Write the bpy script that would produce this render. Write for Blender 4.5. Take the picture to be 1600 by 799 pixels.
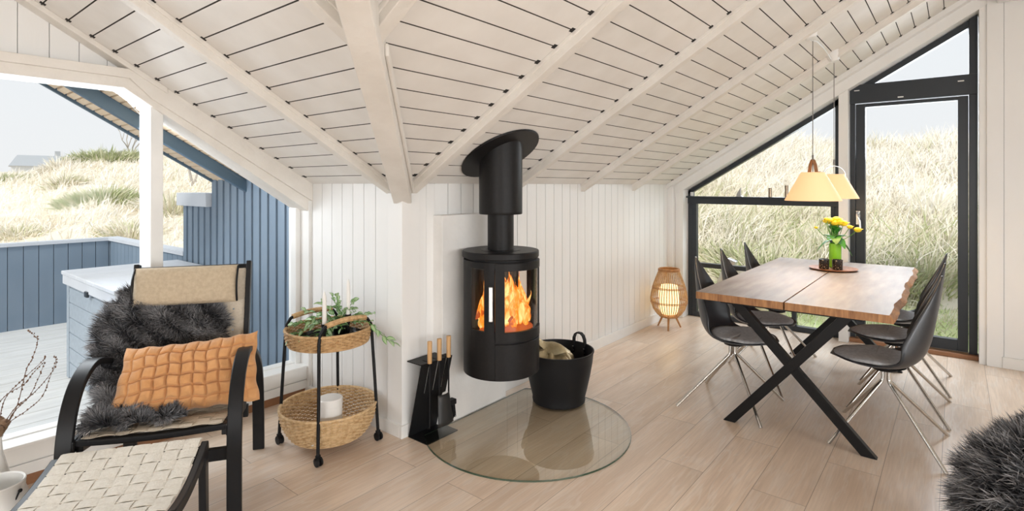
import bpy, math, random
import numpy as np
from mathutils import Vector, Matrix
random.seed(7); rng = np.random.default_rng(7)
for o in list(bpy.data.objects): bpy.data.objects.remove(o)
SC = bpy.context.scene; COL = SC.collection
PI = math.pi
def rad(a): return a*PI/180

# ---------------------------------------------------------------- camera, sky, light, exposure
cam_d = bpy.data.cameras.new('camera'); cam = bpy.data.objects.new('camera', cam_d); COL.objects.link(cam)
cam.location = (-1.974, -2.394, 1.40); cam.rotation_euler = (rad(90), 0, rad(39.139-90))
cam_d.sensor_width = 36; cam_d.sensor_fit = 'HORIZONTAL'; cam_d.lens = 854/1600*36
cam_d.shift_y = -(399.5-290)/1600; cam_d.clip_start = .02; cam_d.clip_end = 600
SC.camera = cam
SC.view_settings.view_transform = 'Standard'; SC.view_settings.look = 'None'
SC.view_settings.gamma = 1; SC.view_settings.use_curve_mapping = False
SC.view_settings.exposure = 0.22
W = bpy.data.worlds.new('sky'); SC.world = W; W.use_nodes = True
nt = W.node_tree; bg = nt.nodes['Background']
tc = nt.nodes.new('ShaderNodeTexCoord'); sx = nt.nodes.new('ShaderNodeSeparateXYZ'); cr = nt.nodes.new('ShaderNodeValToRGB')
nt.links.new(tc.outputs['Generated'], sx.inputs[0]); nt.links.new(sx.outputs['Z'], cr.inputs[0]); nt.links.new(cr.outputs[0], bg.inputs[0])
cr.color_ramp.elements[0].position = 0.0; cr.color_ramp.elements[0].color = (.90,.91,.92,1)
cr.color_ramp.elements[1].position = .7; cr.color_ramp.elements[1].color = (.84,.92,1,1)
bg.inputs[1].default_value = .86
def sun(energy, rot, angle, col):
    d = bpy.data.lights.new('sun', 'SUN'); d.energy = energy; d.angle = rad(angle); d.color = col
    o = bpy.data.objects.new('sun', d); o.rotation_euler = [rad(a) for a in rot]; COL.objects.link(o); return o
sun(2.1, (52, 0, -72), 10, (1,.95,.87))
def area(name, loc, target, sx_, sy_, power, col=(1,1,1), spread=180):
    d = bpy.data.lights.new(name, 'AREA'); d.shape = 'RECTANGLE'; d.size = sx_; d.size_y = sy_; d.energy = power; d.color = col; d.spread = rad(spread)
    o = bpy.data.objects.new(name, d); o.location = loc
    o.rotation_euler = (Vector(target)-Vector(loc)).to_track_quat('-Z', 'Y').to_euler(); COL.objects.link(o); return o
area('rear_fill_light', (-6.2, -3.0, 1.6), (-2.2, -2.0, 0), 3.6, 1.7, 130, (.95,.98,1), 150)  # added fill lamp behind the camera, at an unseen opening
area('side_fill_light', (-1.4, -6.2, 1.7), (-.6, -2.4, 0), 5.0, 1.7, 255, (.95,.98,1), 150)  # second added fill lamp, out of view, brightens floor and boarded wall
area('gable_window_light_b', (4.5, -1.7, 2.2), (1.9, -1.9, 0), 2.2, 1.3, 68, (.84,.92,1), 130)
area('gable_window_light_a', (-1.5, 1.75, 1.75), (-1.2, -.6, 0), 1.6, .8, 35, (.88,.94,1))

# ---------------------------------------------------------------- materials
def nodes(name):
    m = bpy.data.materials.new(name); m.use_nodes = True; t = m.node_tree
    return m, t, t.nodes['Principled BSDF']
def mat(name, col, rough=.5, metal=0, col2=None, scale=8, stretch=(1,1,1), bump=0, bscale=None, spec=.5, sheen=0, detail=4, coat=0, lo=.35, hi=.65):
    m, t, b = nodes(name); N = t.nodes.new
    b.inputs['Roughness'].default_value = rough; b.inputs['Metallic'].default_value = metal
    b.inputs['Specular IOR Level'].default_value = spec; b.inputs['Base Color'].default_value = (*col, 1)
    if sheen: b.inputs['Sheen Weight'].default_value = sheen
    if coat: b.inputs['Coat Weight'].default_value = coat
    c = N('ShaderNodeTexCoord'); mp = N('ShaderNodeMapping'); mp.inputs['Scale'].default_value = stretch
    t.links.new(c.outputs['Object'], mp.inputs[0])
    nz = N('ShaderNodeTexNoise'); nz.inputs['Scale'].default_value = scale; nz.inputs['Detail'].default_value = detail
    t.links.new(mp.outputs[0], nz.inputs[0])
    r = N('ShaderNodeValToRGB'); r.color_ramp.elements[0].position = lo; r.color_ramp.elements[1].position = hi
    c2 = col2 or tuple(min(1, x*.93) for x in col)
    r.color_ramp.elements[0].color = (*c2, 1); r.color_ramp.elements[1].color = (*col, 1)
    t.links.new(nz.outputs[0], r.inputs[0]); t.links.new(r.outputs[0], b.inputs['Base Color'])
    if bump:
        n2 = nz
        if bscale:
            n2 = N('ShaderNodeTexNoise'); n2.inputs['Scale'].default_value = bscale; n2.inputs['Detail'].default_value = 5
            t.links.new(mp.outputs[0], n2.inputs[0])
        bp = N('ShaderNodeBump'); bp.inputs['Strength'].default_value = bump; bp.inputs['Distance'].default_value = .01
        t.links.new(n2.outputs[0], bp.inputs['Height']); t.links.new(bp.outputs[0], b.inputs['Normal'])
    return m
def emis(name, col, strength, base=None):
    m, t, b = nodes(name); b.inputs['Base Color'].default_value = (*(base or col), 1)
    b.inputs['Emission Color'].default_value = (*col, 1); b.inputs['Emission Strength'].default_value = strength
    b.inputs['Roughness'].default_value = .6
    return m
def glass(name, tint=(.985,.99,.99), f0=.02, rough=0):
    """thin clear sheet: transparent, with a Schlick mirror reflection that is the same from both sides"""
    m, t, b = nodes(name); t.nodes.remove(b); out = t.nodes['Material Output']; L = t.links.new
    tr = t.nodes.new('ShaderNodeBsdfTransparent'); tr.inputs[0].default_value = (*tint, 1)
    gl = t.nodes.new('ShaderNodeBsdfGlossy'); gl.inputs['Roughness'].default_value = rough
    g = t.nodes.new('ShaderNodeNewGeometry'); d = t.nodes.new('ShaderNodeVectorMath'); d.operation = 'DOT_PRODUCT'
    L(g.outputs['Normal'], d.inputs[0]); L(g.outputs['Incoming'], d.inputs[1])
    def mt(op, x, y):
        n = t.nodes.new('ShaderNodeMath'); n.operation = op
        for i, v in enumerate((x, y)):
            if v is None: continue
            if isinstance(v, (int, float)): n.inputs[i].default_value = v
            else: L(v, n.inputs[i])
        return n.outputs[0]
    c = mt('ABSOLUTE', d.outputs['Value'], None); p = mt('POWER', mt('SUBTRACT', 1, c), 5)
    fr = mt('ADD', mt('MULTIPLY', p, 1-f0), f0)
    mx = t.nodes.new('ShaderNodeMixShader')
    L(fr, mx.inputs[0]); L(tr.outputs[0], mx.inputs[1]); L(gl.outputs[0], mx.inputs[2]); L(mx.outputs[0], out.inputs[0]); return m
M = {}
M['white'] = mat('white_paint', (.85,.845,.83), .45, col2=(.815,.805,.785), scale=3, stretch=(1,1,.25), bump=.12, bscale=30)
M['white_smooth'] = mat('white_lacquer', (.85,.84,.815), .4, scale=4)
M['ceil'] = mat('whitewashed_boards', (.82,.79,.75), .5, col2=(.765,.73,.685), scale=5, bump=.1, bscale=25)
M['beam'] = mat('painted_beam', (.80,.76,.705), .5, col2=(.735,.69,.63), scale=6, bump=.5, bscale=28)
M['groove'] = mat('groove_shadow_gap', (.07,.058,.048), .9)  # dark joint colour deepens the shade in the real board gaps
M['hole'] = mat('knot_gap', (.02,.018,.016), .9)
M['slab'] = mat('plaster_panel', (.85,.83,.80), .5, col2=(.74,.725,.70), scale=4, bump=.15, bscale=40, detail=8)
M['wframe'] = mat('anthracite_frame', (.028,.034,.042), .35, scale=3, spec=.4)
M['sillwood'] = mat('threshold_wood', (.32,.15,.07), .5, scale=20, stretch=(6,1,6))
M['black'] = mat('black_lacquer', (.012,.012,.013), .38, scale=10, spec=.22)
M['blackm'] = mat('black_metal', (.010,.010,.011), .45, scale=10, spec=.22)
M['stove'] = mat('stove_steel', (.014,.013,.013), .42, col2=(.011,.010,.010), scale=60, bump=.04, bscale=300, spec=.2)
M['chrome'] = mat('brushed_steel', (.62,.60,.57), .22, 1, scale=30)
M['silver'] = mat('silver_handle', (.75,.75,.75), .3, .9, scale=30)
M['shell'] = mat('black_chair_shell', (.018,.021,.026), .36, scale=5, spec=.75)
M['pad'] = mat('grey_felt_pad', (.48,.48,.49), .9, col2=(.34,.34,.35), scale=60, bump=.3, bscale=200, sheen=.3)
M['web'] = mat('beige_webbing', (.66,.58,.47), .85, col2=(.60,.52,.41), scale=90, bump=.35, bscale=220)
M['headrest'] = mat('linen_headrest', (.56,.46,.33), .9, col2=(.48,.385,.27), scale=60, stretch=(1,1,1), bump=.3, bscale=160)
M['orange'] = mat('ochre_quilt', (.66,.335,.135), .85, col2=(.58,.275,.10), scale=14, bump=.6, bscale=45, sheen=.3)
M['oak'] = mat('table_oak', (.34,.29,.26), .48, col2=(.22,.18,.155), spec=.3, scale=3.2, stretch=(1,6,6), bump=.12, bscale=20, detail=10, lo=.3, hi=.7)
M['oakedge'] = mat('table_oak_edge', (.50,.25,.10), .45, col2=(.24,.10,.04), scale=9, stretch=(2,8,1), bump=.15, bscale=40, detail=8, lo=.3, hi=.7)
M['tray'] = mat('teak_tray', (.36,.16,.075), .4, col2=(.28,.11,.05), scale=14, stretch=(1,5,1))
M['handlew'] = mat('ash_handle', (.62,.38,.18), .5, col2=(.52,.30,.13), scale=20, stretch=(3,3,.4))
M['rattan'] = mat('rattan', (.62,.40,.20), .55, col2=(.42,.24,.10), scale=45, bump=.3, bscale=120, lo=.3, hi=.6)
M['rattanl'] = mat('rattan_pale', (.70,.50,.28), .55, col2=(.48,.29,.13), scale=50, bump=.3, bscale=120, lo=.3, hi=.6)
M['bamboo'] = mat('bamboo', (.50,.25,.09), .45, col2=(.38,.17,.055), scale=30)
M['candle'] = mat('wax', (.86,.84,.80), .5, scale=5)
M['ceramic'] = mat('white_ceramic', (.86,.85,.82), .25, scale=5)
M['leather'] = mat('brown_leather', (.34,.15,.06), .55, scale=40, bump=.1)
M['rubber'] = mat('black_rubber', (.012,.012,.013), .5, scale=10, spec=.22)
M['foil'] = mat('gold_sack', (.50,.42,.26), .42, .35, col2=(.36,.29,.16), scale=18, bump=.8, bscale=35)
M['blue'] = mat('blue_boards', (.21,.275,.35), .55, col2=(.175,.235,.305), scale=3, stretch=(1,1,.3), bump=.1, bscale=30)
M['bluedk'] = mat('blue_beam', (.085,.15,.22), .5, scale=4)
M['cap'] = mat('pale_cap', (.62,.65,.70), .5, scale=4)
M['boxg'] = mat('grey_plastic_box', (.36,.42,.48), .5, col2=(.31,.36,.42), scale=5, stretch=(1,6,6), bump=.1, bscale=25)
M['deck'] = mat('weathered_deck', (.72,.72,.71), .7, col2=(.62,.62,.61), scale=3, stretch=(1,8,1), bump=.1, bscale=30)
M['soffit'] = mat('pine_soffit', (.90,.72,.52), .6, col2=(.84,.64,.43), scale=8, stretch=(6,1,1))
M['fur'] = None
M['housew'] = mat('distant_wall', (.72,.73,.74), .8); M['houser'] = mat('distant_roof', (.46,.48,.50), .8)  # walls and roof paled to carry the haze of distance
M['glass'] = glass('window_glass', f0=.005); M['sglass'] = glass('stove_glass', (.97,.94,.91), .02)
M['hglass'] = glass('hearth_glass', (.905,.91,.85), .14)
M['hedge'] = mat('hearth_glass_edge', (.05,.08,.05), .1, spec=.8)
M['vaseg'] = mat('lime_vase', (.30,.70,.04), .15, col2=(.24,.60,.03), scale=4, spec=.7)
M['leaf'] = mat('leaf_green', (.06,.30,.03), .45, col2=(.03,.18,.02), scale=14)
M['petal'] = mat('yellow_petal', (.92,.74,.04), .6, col2=(.82,.58,.02), scale=60)
M['stem'] = mat('stem_green', (.12,.30,.05), .5)
M['twig'] = mat('twig_brown', (.16,.09,.055), .7, scale=30)
M['moss'] = mat('moss_clump', (.24,.15,.09), .9, scale=60, bump=.8, bscale=90)
M['stone'] = mat('pale_stone', (.62,.54,.42), .8, col2=(.42,.34,.24), scale=8, bump=.4, bscale=12)
# two-tone things
def striped_leaf():
    m, t, b = nodes('variegated_leaf'); N = t.nodes.new
    at = N('ShaderNodeAttribute'); at.attribute_name = 'side'
    r = N('ShaderNodeValToRGB'); e = r.color_ramp.elements
    e[0].position = 0; e[0].color = (.85,.90,.68,1); e[1].position = 1; e[1].color = (.05,.19,.035,1)
    a = e.new(.25); a.color = (.10,.30,.06,1); c = e.new(.55); c.color = (.62,.74,.45,1); d = e.new(.75); d.color = (.07,.24,.05,1)
    t.links.new(at.outputs['Fac'], r.inputs[0]); t.links.new(r.outputs[0], b.inputs['Base Color']); b.inputs['Roughness'].default_value = .4
    return m
M['vleaf'] = striped_leaf()
def fur_mat(name, dark, light):
    m, t, b = nodes(name); N = t.nodes.new
    at = N('ShaderNodeAttribute'); at.attribute_name = 'side'
    r = N('ShaderNodeValToRGB'); e = r.color_ramp.elements
    e[0].color = (*dark, 1); e[1].color = (*light, 1)
    t.links.new(at.outputs['Fac'], r.inputs[0]); t.links.new(r.outputs[0], b.inputs['Base Color'])
    b.inputs['Roughness'].default_value = .5; b.inputs['Specular IOR Level'].default_value = .6
    return m
M['fur'] = fur_mat('sheepskin_wool', (.022,.022,.026), (.55,.54,.55))
def grass_mat():
    m, t, b = nodes('dune_grass'); N = t.nodes.new
    at = N('ShaderNodeAttribute'); at.attribute_name = 'side'
    r = N('ShaderNodeValToRGB'); e = r.color_ramp.elements
    e[0].position = 0; e[0].color = (.36,.42,.18,1); e[1].position = 1; e[1].color = (.97,.92,.84,1)
    for p, c in ((.3,(.66,.66,.44)), (.5,(.84,.77,.63)), (.72,(.93,.88,.77))):
        q = e.new(p); q.color = (*c, 1)
    t.links.new(at.outputs['Fac'], r.inputs[0]); t.links.new(r.outputs[0], b.inputs['Base Color'])
    b.inputs['Roughness'].default_value = .8; b.inputs['Specular IOR Level'].default_value = .2
    return m
M['grass'] = grass_mat()
M['dune'] = mat('dune_ground', (.88,.81,.69), .95, col2=(.74,.65,.50), scale=1.6, detail=10, bump=.5, bscale=8, lo=.3, hi=.7)
M['lawn'] = mat('lawn', (.52,.62,.25), .95, col2=(.70,.70,.38), scale=2.5, detail=8, bump=.4, bscale=20)
def floor_mat():
    m, t, b = nodes('oak_planks'); N = t.nodes.new; L = t.links.new
    c = N('ShaderNodeTexCoord'); br = N('ShaderNodeTexBrick')
    mp = N('ShaderNodeMapping'); mp.inputs['Location'].default_value = (.17, .085, 0); L(c.outputs['Object'], mp.inputs[0]); L(mp.outputs[0], br.inputs[0])
    br.inputs['Scale'].default_value = 1; br.inputs['Brick Width'].default_value = 1.35; br.inputs['Row Height'].default_value = .225
    br.inputs['Mortar Size'].default_value = .0012; br.inputs['Mortar Smooth'].default_value = 0; br.inputs['Bias'].default_value = 0
    br.offset = .37; br.inputs['Color1'].default_value = (0,0,0,1); br.inputs['Color2'].default_value = (1,1,1,1); br.inputs['Mortar'].default_value = (.5,.5,.5,1)
    # per plank offset of the grain
    sc = N('ShaderNodeVectorMath'); sc.operation = 'SCALE'; sc.inputs['Scale'].default_value = 7.3; L(br.outputs['Color'], sc.inputs[0])
    ad = N('ShaderNodeVectorMath'); ad.operation = 'ADD'; L(c.outputs['Object'], ad.inputs[0]); L(sc.outputs[0], ad.inputs[1])
    m2 = N('ShaderNodeMapping'); m2.inputs['Scale'].default_value = (1.3, 8, 1); L(ad.outputs[0], m2.inputs[0])
    n1 = N('ShaderNodeTexNoise'); n1.inputs['Scale'].default_value = 1.5; n1.inputs['Detail'].default_value = 3; n1.inputs['Distortion'].default_value = .6; L(m2.outputs[0], n1.inputs[0])
    mul = N('ShaderNodeMath'); mul.operation = 'MULTIPLY'; mul.inputs[1].default_value = 26; L(n1.outputs[0], mul.inputs[0])
    fr = N('ShaderNodeMath'); fr.operation = 'SINE'; L(mul.outputs[0], fr.inputs[0])
    m3 = N('ShaderNodeMapping'); m3.inputs['Scale'].default_value = (3, 60, 1); L(ad.outputs[0], m3.inputs[0])
    n2 = N('ShaderNodeTexNoise'); n2.inputs['Scale'].default_value = 2; n2.inputs['Detail'].default_value = 5; L(m3.outputs[0], n2.inputs[0])
    n3 = N('ShaderNodeTexNoise'); n3.inputs['Scale'].default_value = .9; n3.inputs['Detail'].default_value = 2; L(m2.outputs[0], n3.inputs[0])
    r = N('ShaderNodeValToRGB'); e = r.color_ramp.elements; e[0].position = .32; e[0].color = (.70,.535,.40,1); e[1].position = .68; e[1].color = (.90,.74,.60,1); L(n3.outputs[0], r.inputs[0])
    def mixc(fac, a, bcol, mode='MIX'):
        x = N('ShaderNodeMix'); x.data_type = 'RGBA'; x.blend_type = mode
        if isinstance(fac, float): x.inputs[0].default_value = fac
        else: L(fac, x.inputs[0])
        L(a, x.inputs[6])
        if isinstance(bcol, tuple): x.inputs[7].default_value = (*bcol, 1)
        else: L(bcol, x.inputs[7])
        return x.outputs[2]
    w = N('ShaderNodeMapRange'); w.inputs['From Min'].default_value = .55; w.inputs['From Max'].default_value = 1; w.inputs['To Max'].default_value = .38; L(fr.outputs[0], w.inputs[0])
    o1 = mixc(w.outputs[0], r.outputs[0], (.88,.80,.72))
    w2 = N('ShaderNodeMapRange'); w2.inputs['From Min'].default_value = .35; w2.inputs['From Max'].default_value = .7; w2.inputs['To Max'].default_value = .35; L(n2.outputs[0], w2.inputs[0])
    o2 = mixc(w2.outputs[0], o1, (.46,.35,.26))
    sp = N('ShaderNodeSeparateColor'); L(br.outputs['Color'], sp.inputs[0])
    w3 = N('ShaderNodeMapRange'); w3.inputs['To Min'].default_value = 0; w3.inputs['To Max'].default_value = .28; L(sp.outputs[0], w3.inputs[0])
    o3 = mixc(w3.outputs[0], o2, (.56,.455,.37))
    o4 = mixc(br.outputs['Fac'], o3, (.30,.22,.16))
    L(o4, b.inputs['Base Color']); b.inputs['Roughness'].default_value = .30; b.inputs['Specular IOR Level'].default_value = .75
    return m
M['floor'] = floor_mat()
def flame_mat():
    m, t, b = nodes('flames'); N = t.nodes.new; L = t.links.new
    t.nodes.remove(b); out = t.nodes['Material Output']
    c = N('ShaderNodeTexCoord'); mp = N('ShaderNodeMapping'); mp.inputs['Scale'].default_value = (1,1,.35); L(c.outputs['Object'], mp.inputs[0])
    n = N('ShaderNodeTexNoise'); n.inputs['Scale'].default_value = 22; n.inputs['Detail'].default_value = 3; n.inputs['Distortion'].default_value = 1.2; L(mp.outputs[0], n.inputs[0])
    r = N('ShaderNodeValToRGB'); e = r.color_ramp.elements; e[0].position = .36; e[0].color = (.65,.08,.005,1); e[1].position = .68; e[1].color = (1,.78,.30,1)
    q = e.new(.5); q.color = (1,.27,.02,1); L(n.outputs[0], r.inputs[0])
    em = N('ShaderNodeEmission'); L(r.outputs[0], em.inputs[0]); em.inputs[1].default_value = 1.3
    tr = N('ShaderNodeBsdfTransparent'); mx = N('ShaderNodeMixShader')
    f = N('ShaderNodeMapRange'); f.inputs['From Min'].default_value = .36; f.inputs['From Max'].default_value = .52; L(n.outputs[0], f.inputs[0])
    L(f.outputs[0], mx.inputs[0]); L(tr.outputs[0], mx.inputs[1]); L(em.outputs[0], mx.inputs[2]); L(mx.outputs[0], out.inputs[0])
    return m
M['flame'] = flame_mat()
def shade_mat(name, em, strength):
    m, t, b = nodes(name); b.inputs['Base Color'].default_value = (.72,.55,.36,1); b.inputs['Roughness'].default_value = .6
    b.inputs['Emission Color'].default_value = (*em, 1); b.inputs['Emission Strength'].default_value = strength
    return m
M['shade'] = shade_mat('glowing_shade', (1,.56,.23), .62)
M['paperglow'] = emis('glowing_paper', (1,.74,.36), 1.25, (.9,.8,.6))
M['ember'] = emis('ember_log', (1,.16,.02), .35, (.12,.05,.03))
M['vermic'] = emis('firebrick_glow', (1,.16,.025), .26, (.28,.12,.06))  # firelight on the lining put in as its own emission

# ---------------------------------------------------------------- mesh helpers
class MB:
    def __init__(s): s.v = []; s.f = []; s.m = []; s.mi = 0; s.a = []
    def add(s, vs, fs):
        b = len(s.v); s.v += [tuple(map(float, p)) for p in vs]
        s.f += [tuple(i+b for i in f) for f in fs]; s.m += [s.mi]*len(fs)
    def box(s, lo, hi, rot=None, piv=None):
        x0,y0,z0 = lo; x1,y1,z1 = hi
        vs = [(x0,y0,z0),(x1,y0,z0),(x1,y1,z0),(x0,y1,z0),(x0,y0,z1),(x1,y0,z1),(x1,y1,z1),(x0,y1,z1)]
        if rot is not None:
            pv = Vector(piv or ((x0+x1)/2,(y0+y1)/2,(z0+z1)/2)); vs = [tuple(rot @ (Vector(p)-pv)+pv) for p in vs]
        s.add(vs, [(0,3,2,1),(4,5,6,7),(0,1,5,4),(1,2,6,5),(2,3,7,6),(3,0,4,7)])
    def hexa(s, b4, t4): s.add(list(b4)+list(t4), [(0,3,2,1),(4,5,6,7),(0,1,5,4),(1,2,6,5),(2,3,7,6),(3,0,4,7)])
    def quad(s, a,b,c,d): s.add([a,b,c,d], [(0,1,2,3)])
    def prism(s, pts, off):
        n = len(pts); o = Vector(off); s.add(list(pts)+[tuple(Vector(p)+o) for p in pts],
            [tuple(range(n))[::-1], tuple(range(n,2*n))]+[(i,(i+1)%n,n+(i+1)%n,n+i) for i in range(n)])
    def bar(s, p0, p1, w, h, up=(0,0,1)):
        p0 = Vector(p0); p1 = Vector(p1); d = (p1-p0).normalized(); u = Vector(up); sd = d.cross(u).normalized(); u = sd.cross(d).normalized()
        b = [p0+sd*a*w/2+u*c*h/2 for a,c in ((-1,-1),(1,-1),(1,1),(-1,1))]; t = [p+(p1-p0) for p in b]
        s.add([tuple(p) for p in b+t], [(0,1,2,3),(7,6,5,4),(0,4,5,1),(1,5,6,2),(2,6,7,3),(3,7,4,0)])
    def tube(s, pts, r, n=8, closed=False, cap=True, rx=None, up=None):
        P = [Vector(p) for p in pts]; k = len(P); R_ = r if isinstance(r, (list,tuple)) else [r]*k
        vs = []; prev = None
        for i in range(k):
            if closed: d = P[(i+1)%k]-P[i-1]
            else: d = P[min(i+1,k-1)]-P[max(i-1,0)]
            d = d.normalized() if d.length > 1e-9 else Vector((0,0,1))
            if prev is None:
                a = Vector(up) if up else (Vector((0,0,1)) if abs(d.z) < .9 else Vector((1,0,0)))
            else: a = prev
            u = (a-d*a.dot(d)).normalized(); w = d.cross(u); prev = u
            for j in range(n):
                t = 2*PI*j/n; vs.append(P[i]+u*math.cos(t)*R_[i]+w*math.sin(t)*(rx if rx else R_[i]))
        fs = []
        for i in range(k if closed else k-1):
            a = i*n; b = ((i+1)%k)*n
            for j in range(n): fs.append((a+j, a+(j+1)%n, b+(j+1)%n, b+j))
        if not closed and cap: fs += [tuple(range(n))[::-1], tuple(range((k-1)*n, k*n))]
        s.add(vs, fs)
    def strip(s, pts, w, t, side=(1,0,0)):
        """flat bent strip: rectangle section, width along `side`, thickness across"""
        P = [Vector(p) for p in pts]; k = len(P); sd = Vector(side).normalized(); vs = []
        for i in range(k):
            d = (P[min(i+1,k-1)]-P[max(i-1,0)]).normalized(); n = sd.cross(d).normalized()
            for a,c in ((-1,-1),(1,-1),(1,1),(-1,1)): vs.append(P[i]+sd*a*w/2+n*c*t/2)
        fs = [(0,1,2,3), tuple(4*(k-1)+j for j in (3,2,1,0))]
        for i in range(k-1):
            for j in range(4): fs.append((4*i+j, 4*(i+1)+j, 4*(i+1)+(j+1)%4, 4*i+(j+1)%4))
        s.add(vs, fs)
    def lathe(s, prof, c=(0,0,0), n=32, cap=True):
        vs = []; k = len(prof)
        for r,z in prof:
            for j in range(n): t = 2*PI*j/n; vs.append((c[0]+r*math.cos(t), c[1]+r*math.sin(t), c[2]+z))
        fs = [(i*n+j, i*n+(j+1)%n, (i+1)*n+(j+1)%n, (i+1)*n+j) for i in range(k-1) for j in range(n)]
        if cap:
            if prof[0][0] > 1e-4: fs.append(tuple(range(n))[::-1])
            if prof[-1][0] > 1e-4: fs.append(tuple(range((k-1)*n, k*n)))
        s.add(vs, fs)
    def arc(s, c, r0, r1, a0, a1, z0, z1, n=None):
        """solid arc band between azimuths a0..a1 (degrees)"""
        n = n or max(2, int(abs(a1-a0)/5)); vs = []
        for i in range(n+1):
            t = rad(a0+(a1-a0)*i/n); ct, st = math.cos(t), math.sin(t)
            for r,z in ((r0,z0),(r1,z0),(r1,z1),(r0,z1)): vs.append((c[0]+r*ct, c[1]+r*st, z))
        fs = [(0,1,2,3), tuple(4*n+j for j in (3,2,1,0))]
        for i in range(n):
            for j in range(4): fs.append((4*i+j, 4*(i+1)+j, 4*(i+1)+(j+1)%4, 4*i+(j+1)%4))
        s.add(vs, fs)
    def ball(s, c, r, n=10, sc=(1,1,1)):
        k = max(4, n//2+1); vs = []; 
        for i in range(1,k):
            p = PI*i/k
            for j in range(n): t = 2*PI*j/n; vs.append((c[0]+r*sc[0]*math.sin(p)*math.cos(t), c[1]+r*sc[1]*math.sin(p)*math.sin(t), c[2]+r*sc[2]*math.cos(p)))
        vs += [(c[0],c[1],c[2]+r*sc[2]), (c[0],c[1],c[2]-r*sc[2])]; T = (k-1)*n
        fs = [(i*n+j,(i+1)*n+j,(i+1)*n+(j+1)%n,i*n+(j+1)%n) for i in range(k-2) for j in range(n)]
        fs += [(T,j,(j+1)%n) for j in range(n)]+[(T+1,(k-2)*n+(j+1)%n,(k-2)*n+j) for j in range(n)]
        s.add(vs, fs)
    def grid(s, fn, nu, nv, flip=False):
        vs = [fn(i/nu, j/nv) for j in range(nv+1) for i in range(nu+1)]
        q = [(j*(nu+1)+i, j*(nu+1)+i+1, (j+1)*(nu+1)+i+1, (j+1)*(nu+1)+i) for j in range(nv) for i in range(nu)]
        if flip: q = [f[::-1] for f in q]
        s.add(vs, q)
    def build(s, name, mats, parent=None, smooth=False, world=False, bevel=0, solid=0):
        me = bpy.data.meshes.new(name); vs = s.v
        if world and parent is not None:
            r = parent
            off = Vector((0,0,0))
            while r is not None: off += Vector(r.location); r = r.parent
            vs = [(x-off.x, y-off.y, z-off.z) for x,y,z in vs]
        me.from_pydata(vs, [], s.f); me.validate()
        if not isinstance(mats, (list,tuple)): mats = [mats]
        for m in mats: me.materials.append(m)
        if len(mats) > 1: me.polygons.foreach_set('material_index', s.m[:len(me.polygons)])
        if smooth: me.polygons.foreach_set('use_smooth', [True]*len(me.polygons))
        me.update(); o = bpy.data.objects.new(name, me); COL.objects.link(o)
        if parent is not None: o.parent = parent
        if smooth and smooth != 'all':
            me.set_sharp_from_angle(angle=rad(38))
        if bevel:
            b = o.modifiers.new('bevel', 'BEVEL'); b.width = bevel; b.segments = 2; b.limit_method = 'ANGLE'; b.angle_limit = rad(40)
        if solid:
            b = o.modifiers.new('solid', 'SOLIDIFY'); b.thickness = solid; b.offset = 0
        return o
def build_np(name, V, F, m, parent=None, side=None, off=(0,0,0)):
    """V (n,3), F: list of (k, idx array) ; side per vertex value"""
    me = bpy.data.meshes.new(name); V = np.asarray(V, np.float32)-np.asarray(off, np.float32)
    me.vertices.add(len(V)); me.vertices.foreach_set('co', V.ravel())
    loops = np.concatenate([f.ravel() for f in F]); sizes = np.concatenate([np.full(len(f), f.shape[1]) for f in F])
    starts = np.concatenate([[0], np.cumsum(sizes)[:-1]])
    me.loops.add(len(loops)); me.loops.foreach_set('vertex_index', loops.astype(np.int32))
    me.polygons.add(len(sizes)); me.polygons.foreach_set('loop_start', starts.astype(np.int32))
    if side is not None:
        at = me.attributes.new('side', 'FLOAT', 'POINT'); at.data.foreach_set('value', np.asarray(side, np.float32))
    me.materials.append(m); me.update(calc_edges=True); me.validate()
    o = bpy.data.objects.new(name, me); COL.objects.link(o)
    if parent is not None: o.parent = parent
    return o
def blades(base, direc, length, width, curl, segs_mid=.55):
    """strands: base (n,3) direc (n,3 unit) length (n) width (n) curl (n,3) -> V,F"""
    n = len(base); rnd = rng.normal(size=(n,3)); sd = np.cross(direc, rnd); sd /= np.linalg.norm(sd, axis=1, keepdims=True)+1e-9
    L = length[:,None]; w = width[:,None]
    mid = base+direc*L*segs_mid+curl*L*.25; tip = base+direc*L+curl*L
    V = np.stack([base-sd*w, base+sd*w, mid+sd*w*.75, mid-sd*w*.75, tip], 1).reshape(-1,3)
    i = np.arange(n)[:,None]*5
    return V, i+np.array([[0,1,2,3]]), i+np.array([[3,2,4]])
def tag(o, label=None, cat=None, group=None, kind=None):
    if label: o['label'] = label
    if cat: o['category'] = cat
    if group: o['group'] = group
    if kind: o['kind'] = kind
    return o
def thing(name, label, cat, loc=(0,0,0), rotz=0, group=None):
    o = bpy.data.objects.new(name, None); COL.objects.link(o); o.location = loc; o.rotation_euler = (0,0,rotz); o.empty_display_size = .1
    return tag(o, label, cat, group)
def struct(name, mb, m, parent=None, **k):
    o = mb.build(name, m, parent, **k)
    if parent is None: o['kind'] = 'structure'
    return o
def dup(root, loc=None, rotz=None, label=None):
    def cp(o, par):
        c = o.copy(); COL.objects.link(c); c.parent = par
        for ch in list(o.children): cp(ch, c)
        return c
    r = cp(root, None)
    if loc is not None: r.location = loc
    if rotz is not None: r.rotation_euler = (0,0,rotz)
    if label: r['label'] = label
    return r

# ---------------------------------------------------------------- room shell
H0 = 1.41; S = .6; RY = -3.2; FAR = -6.4; GX = 3.66; GY = 1.02
mb = MB(); mb.box((FAR-.1, FAR-.1, -.12), (3.90, .12, 0)); mb.box((FAR-.1, .12, -.12), (.1, 1.14, 0))
struct('floor', mb, M['floor'])
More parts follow.
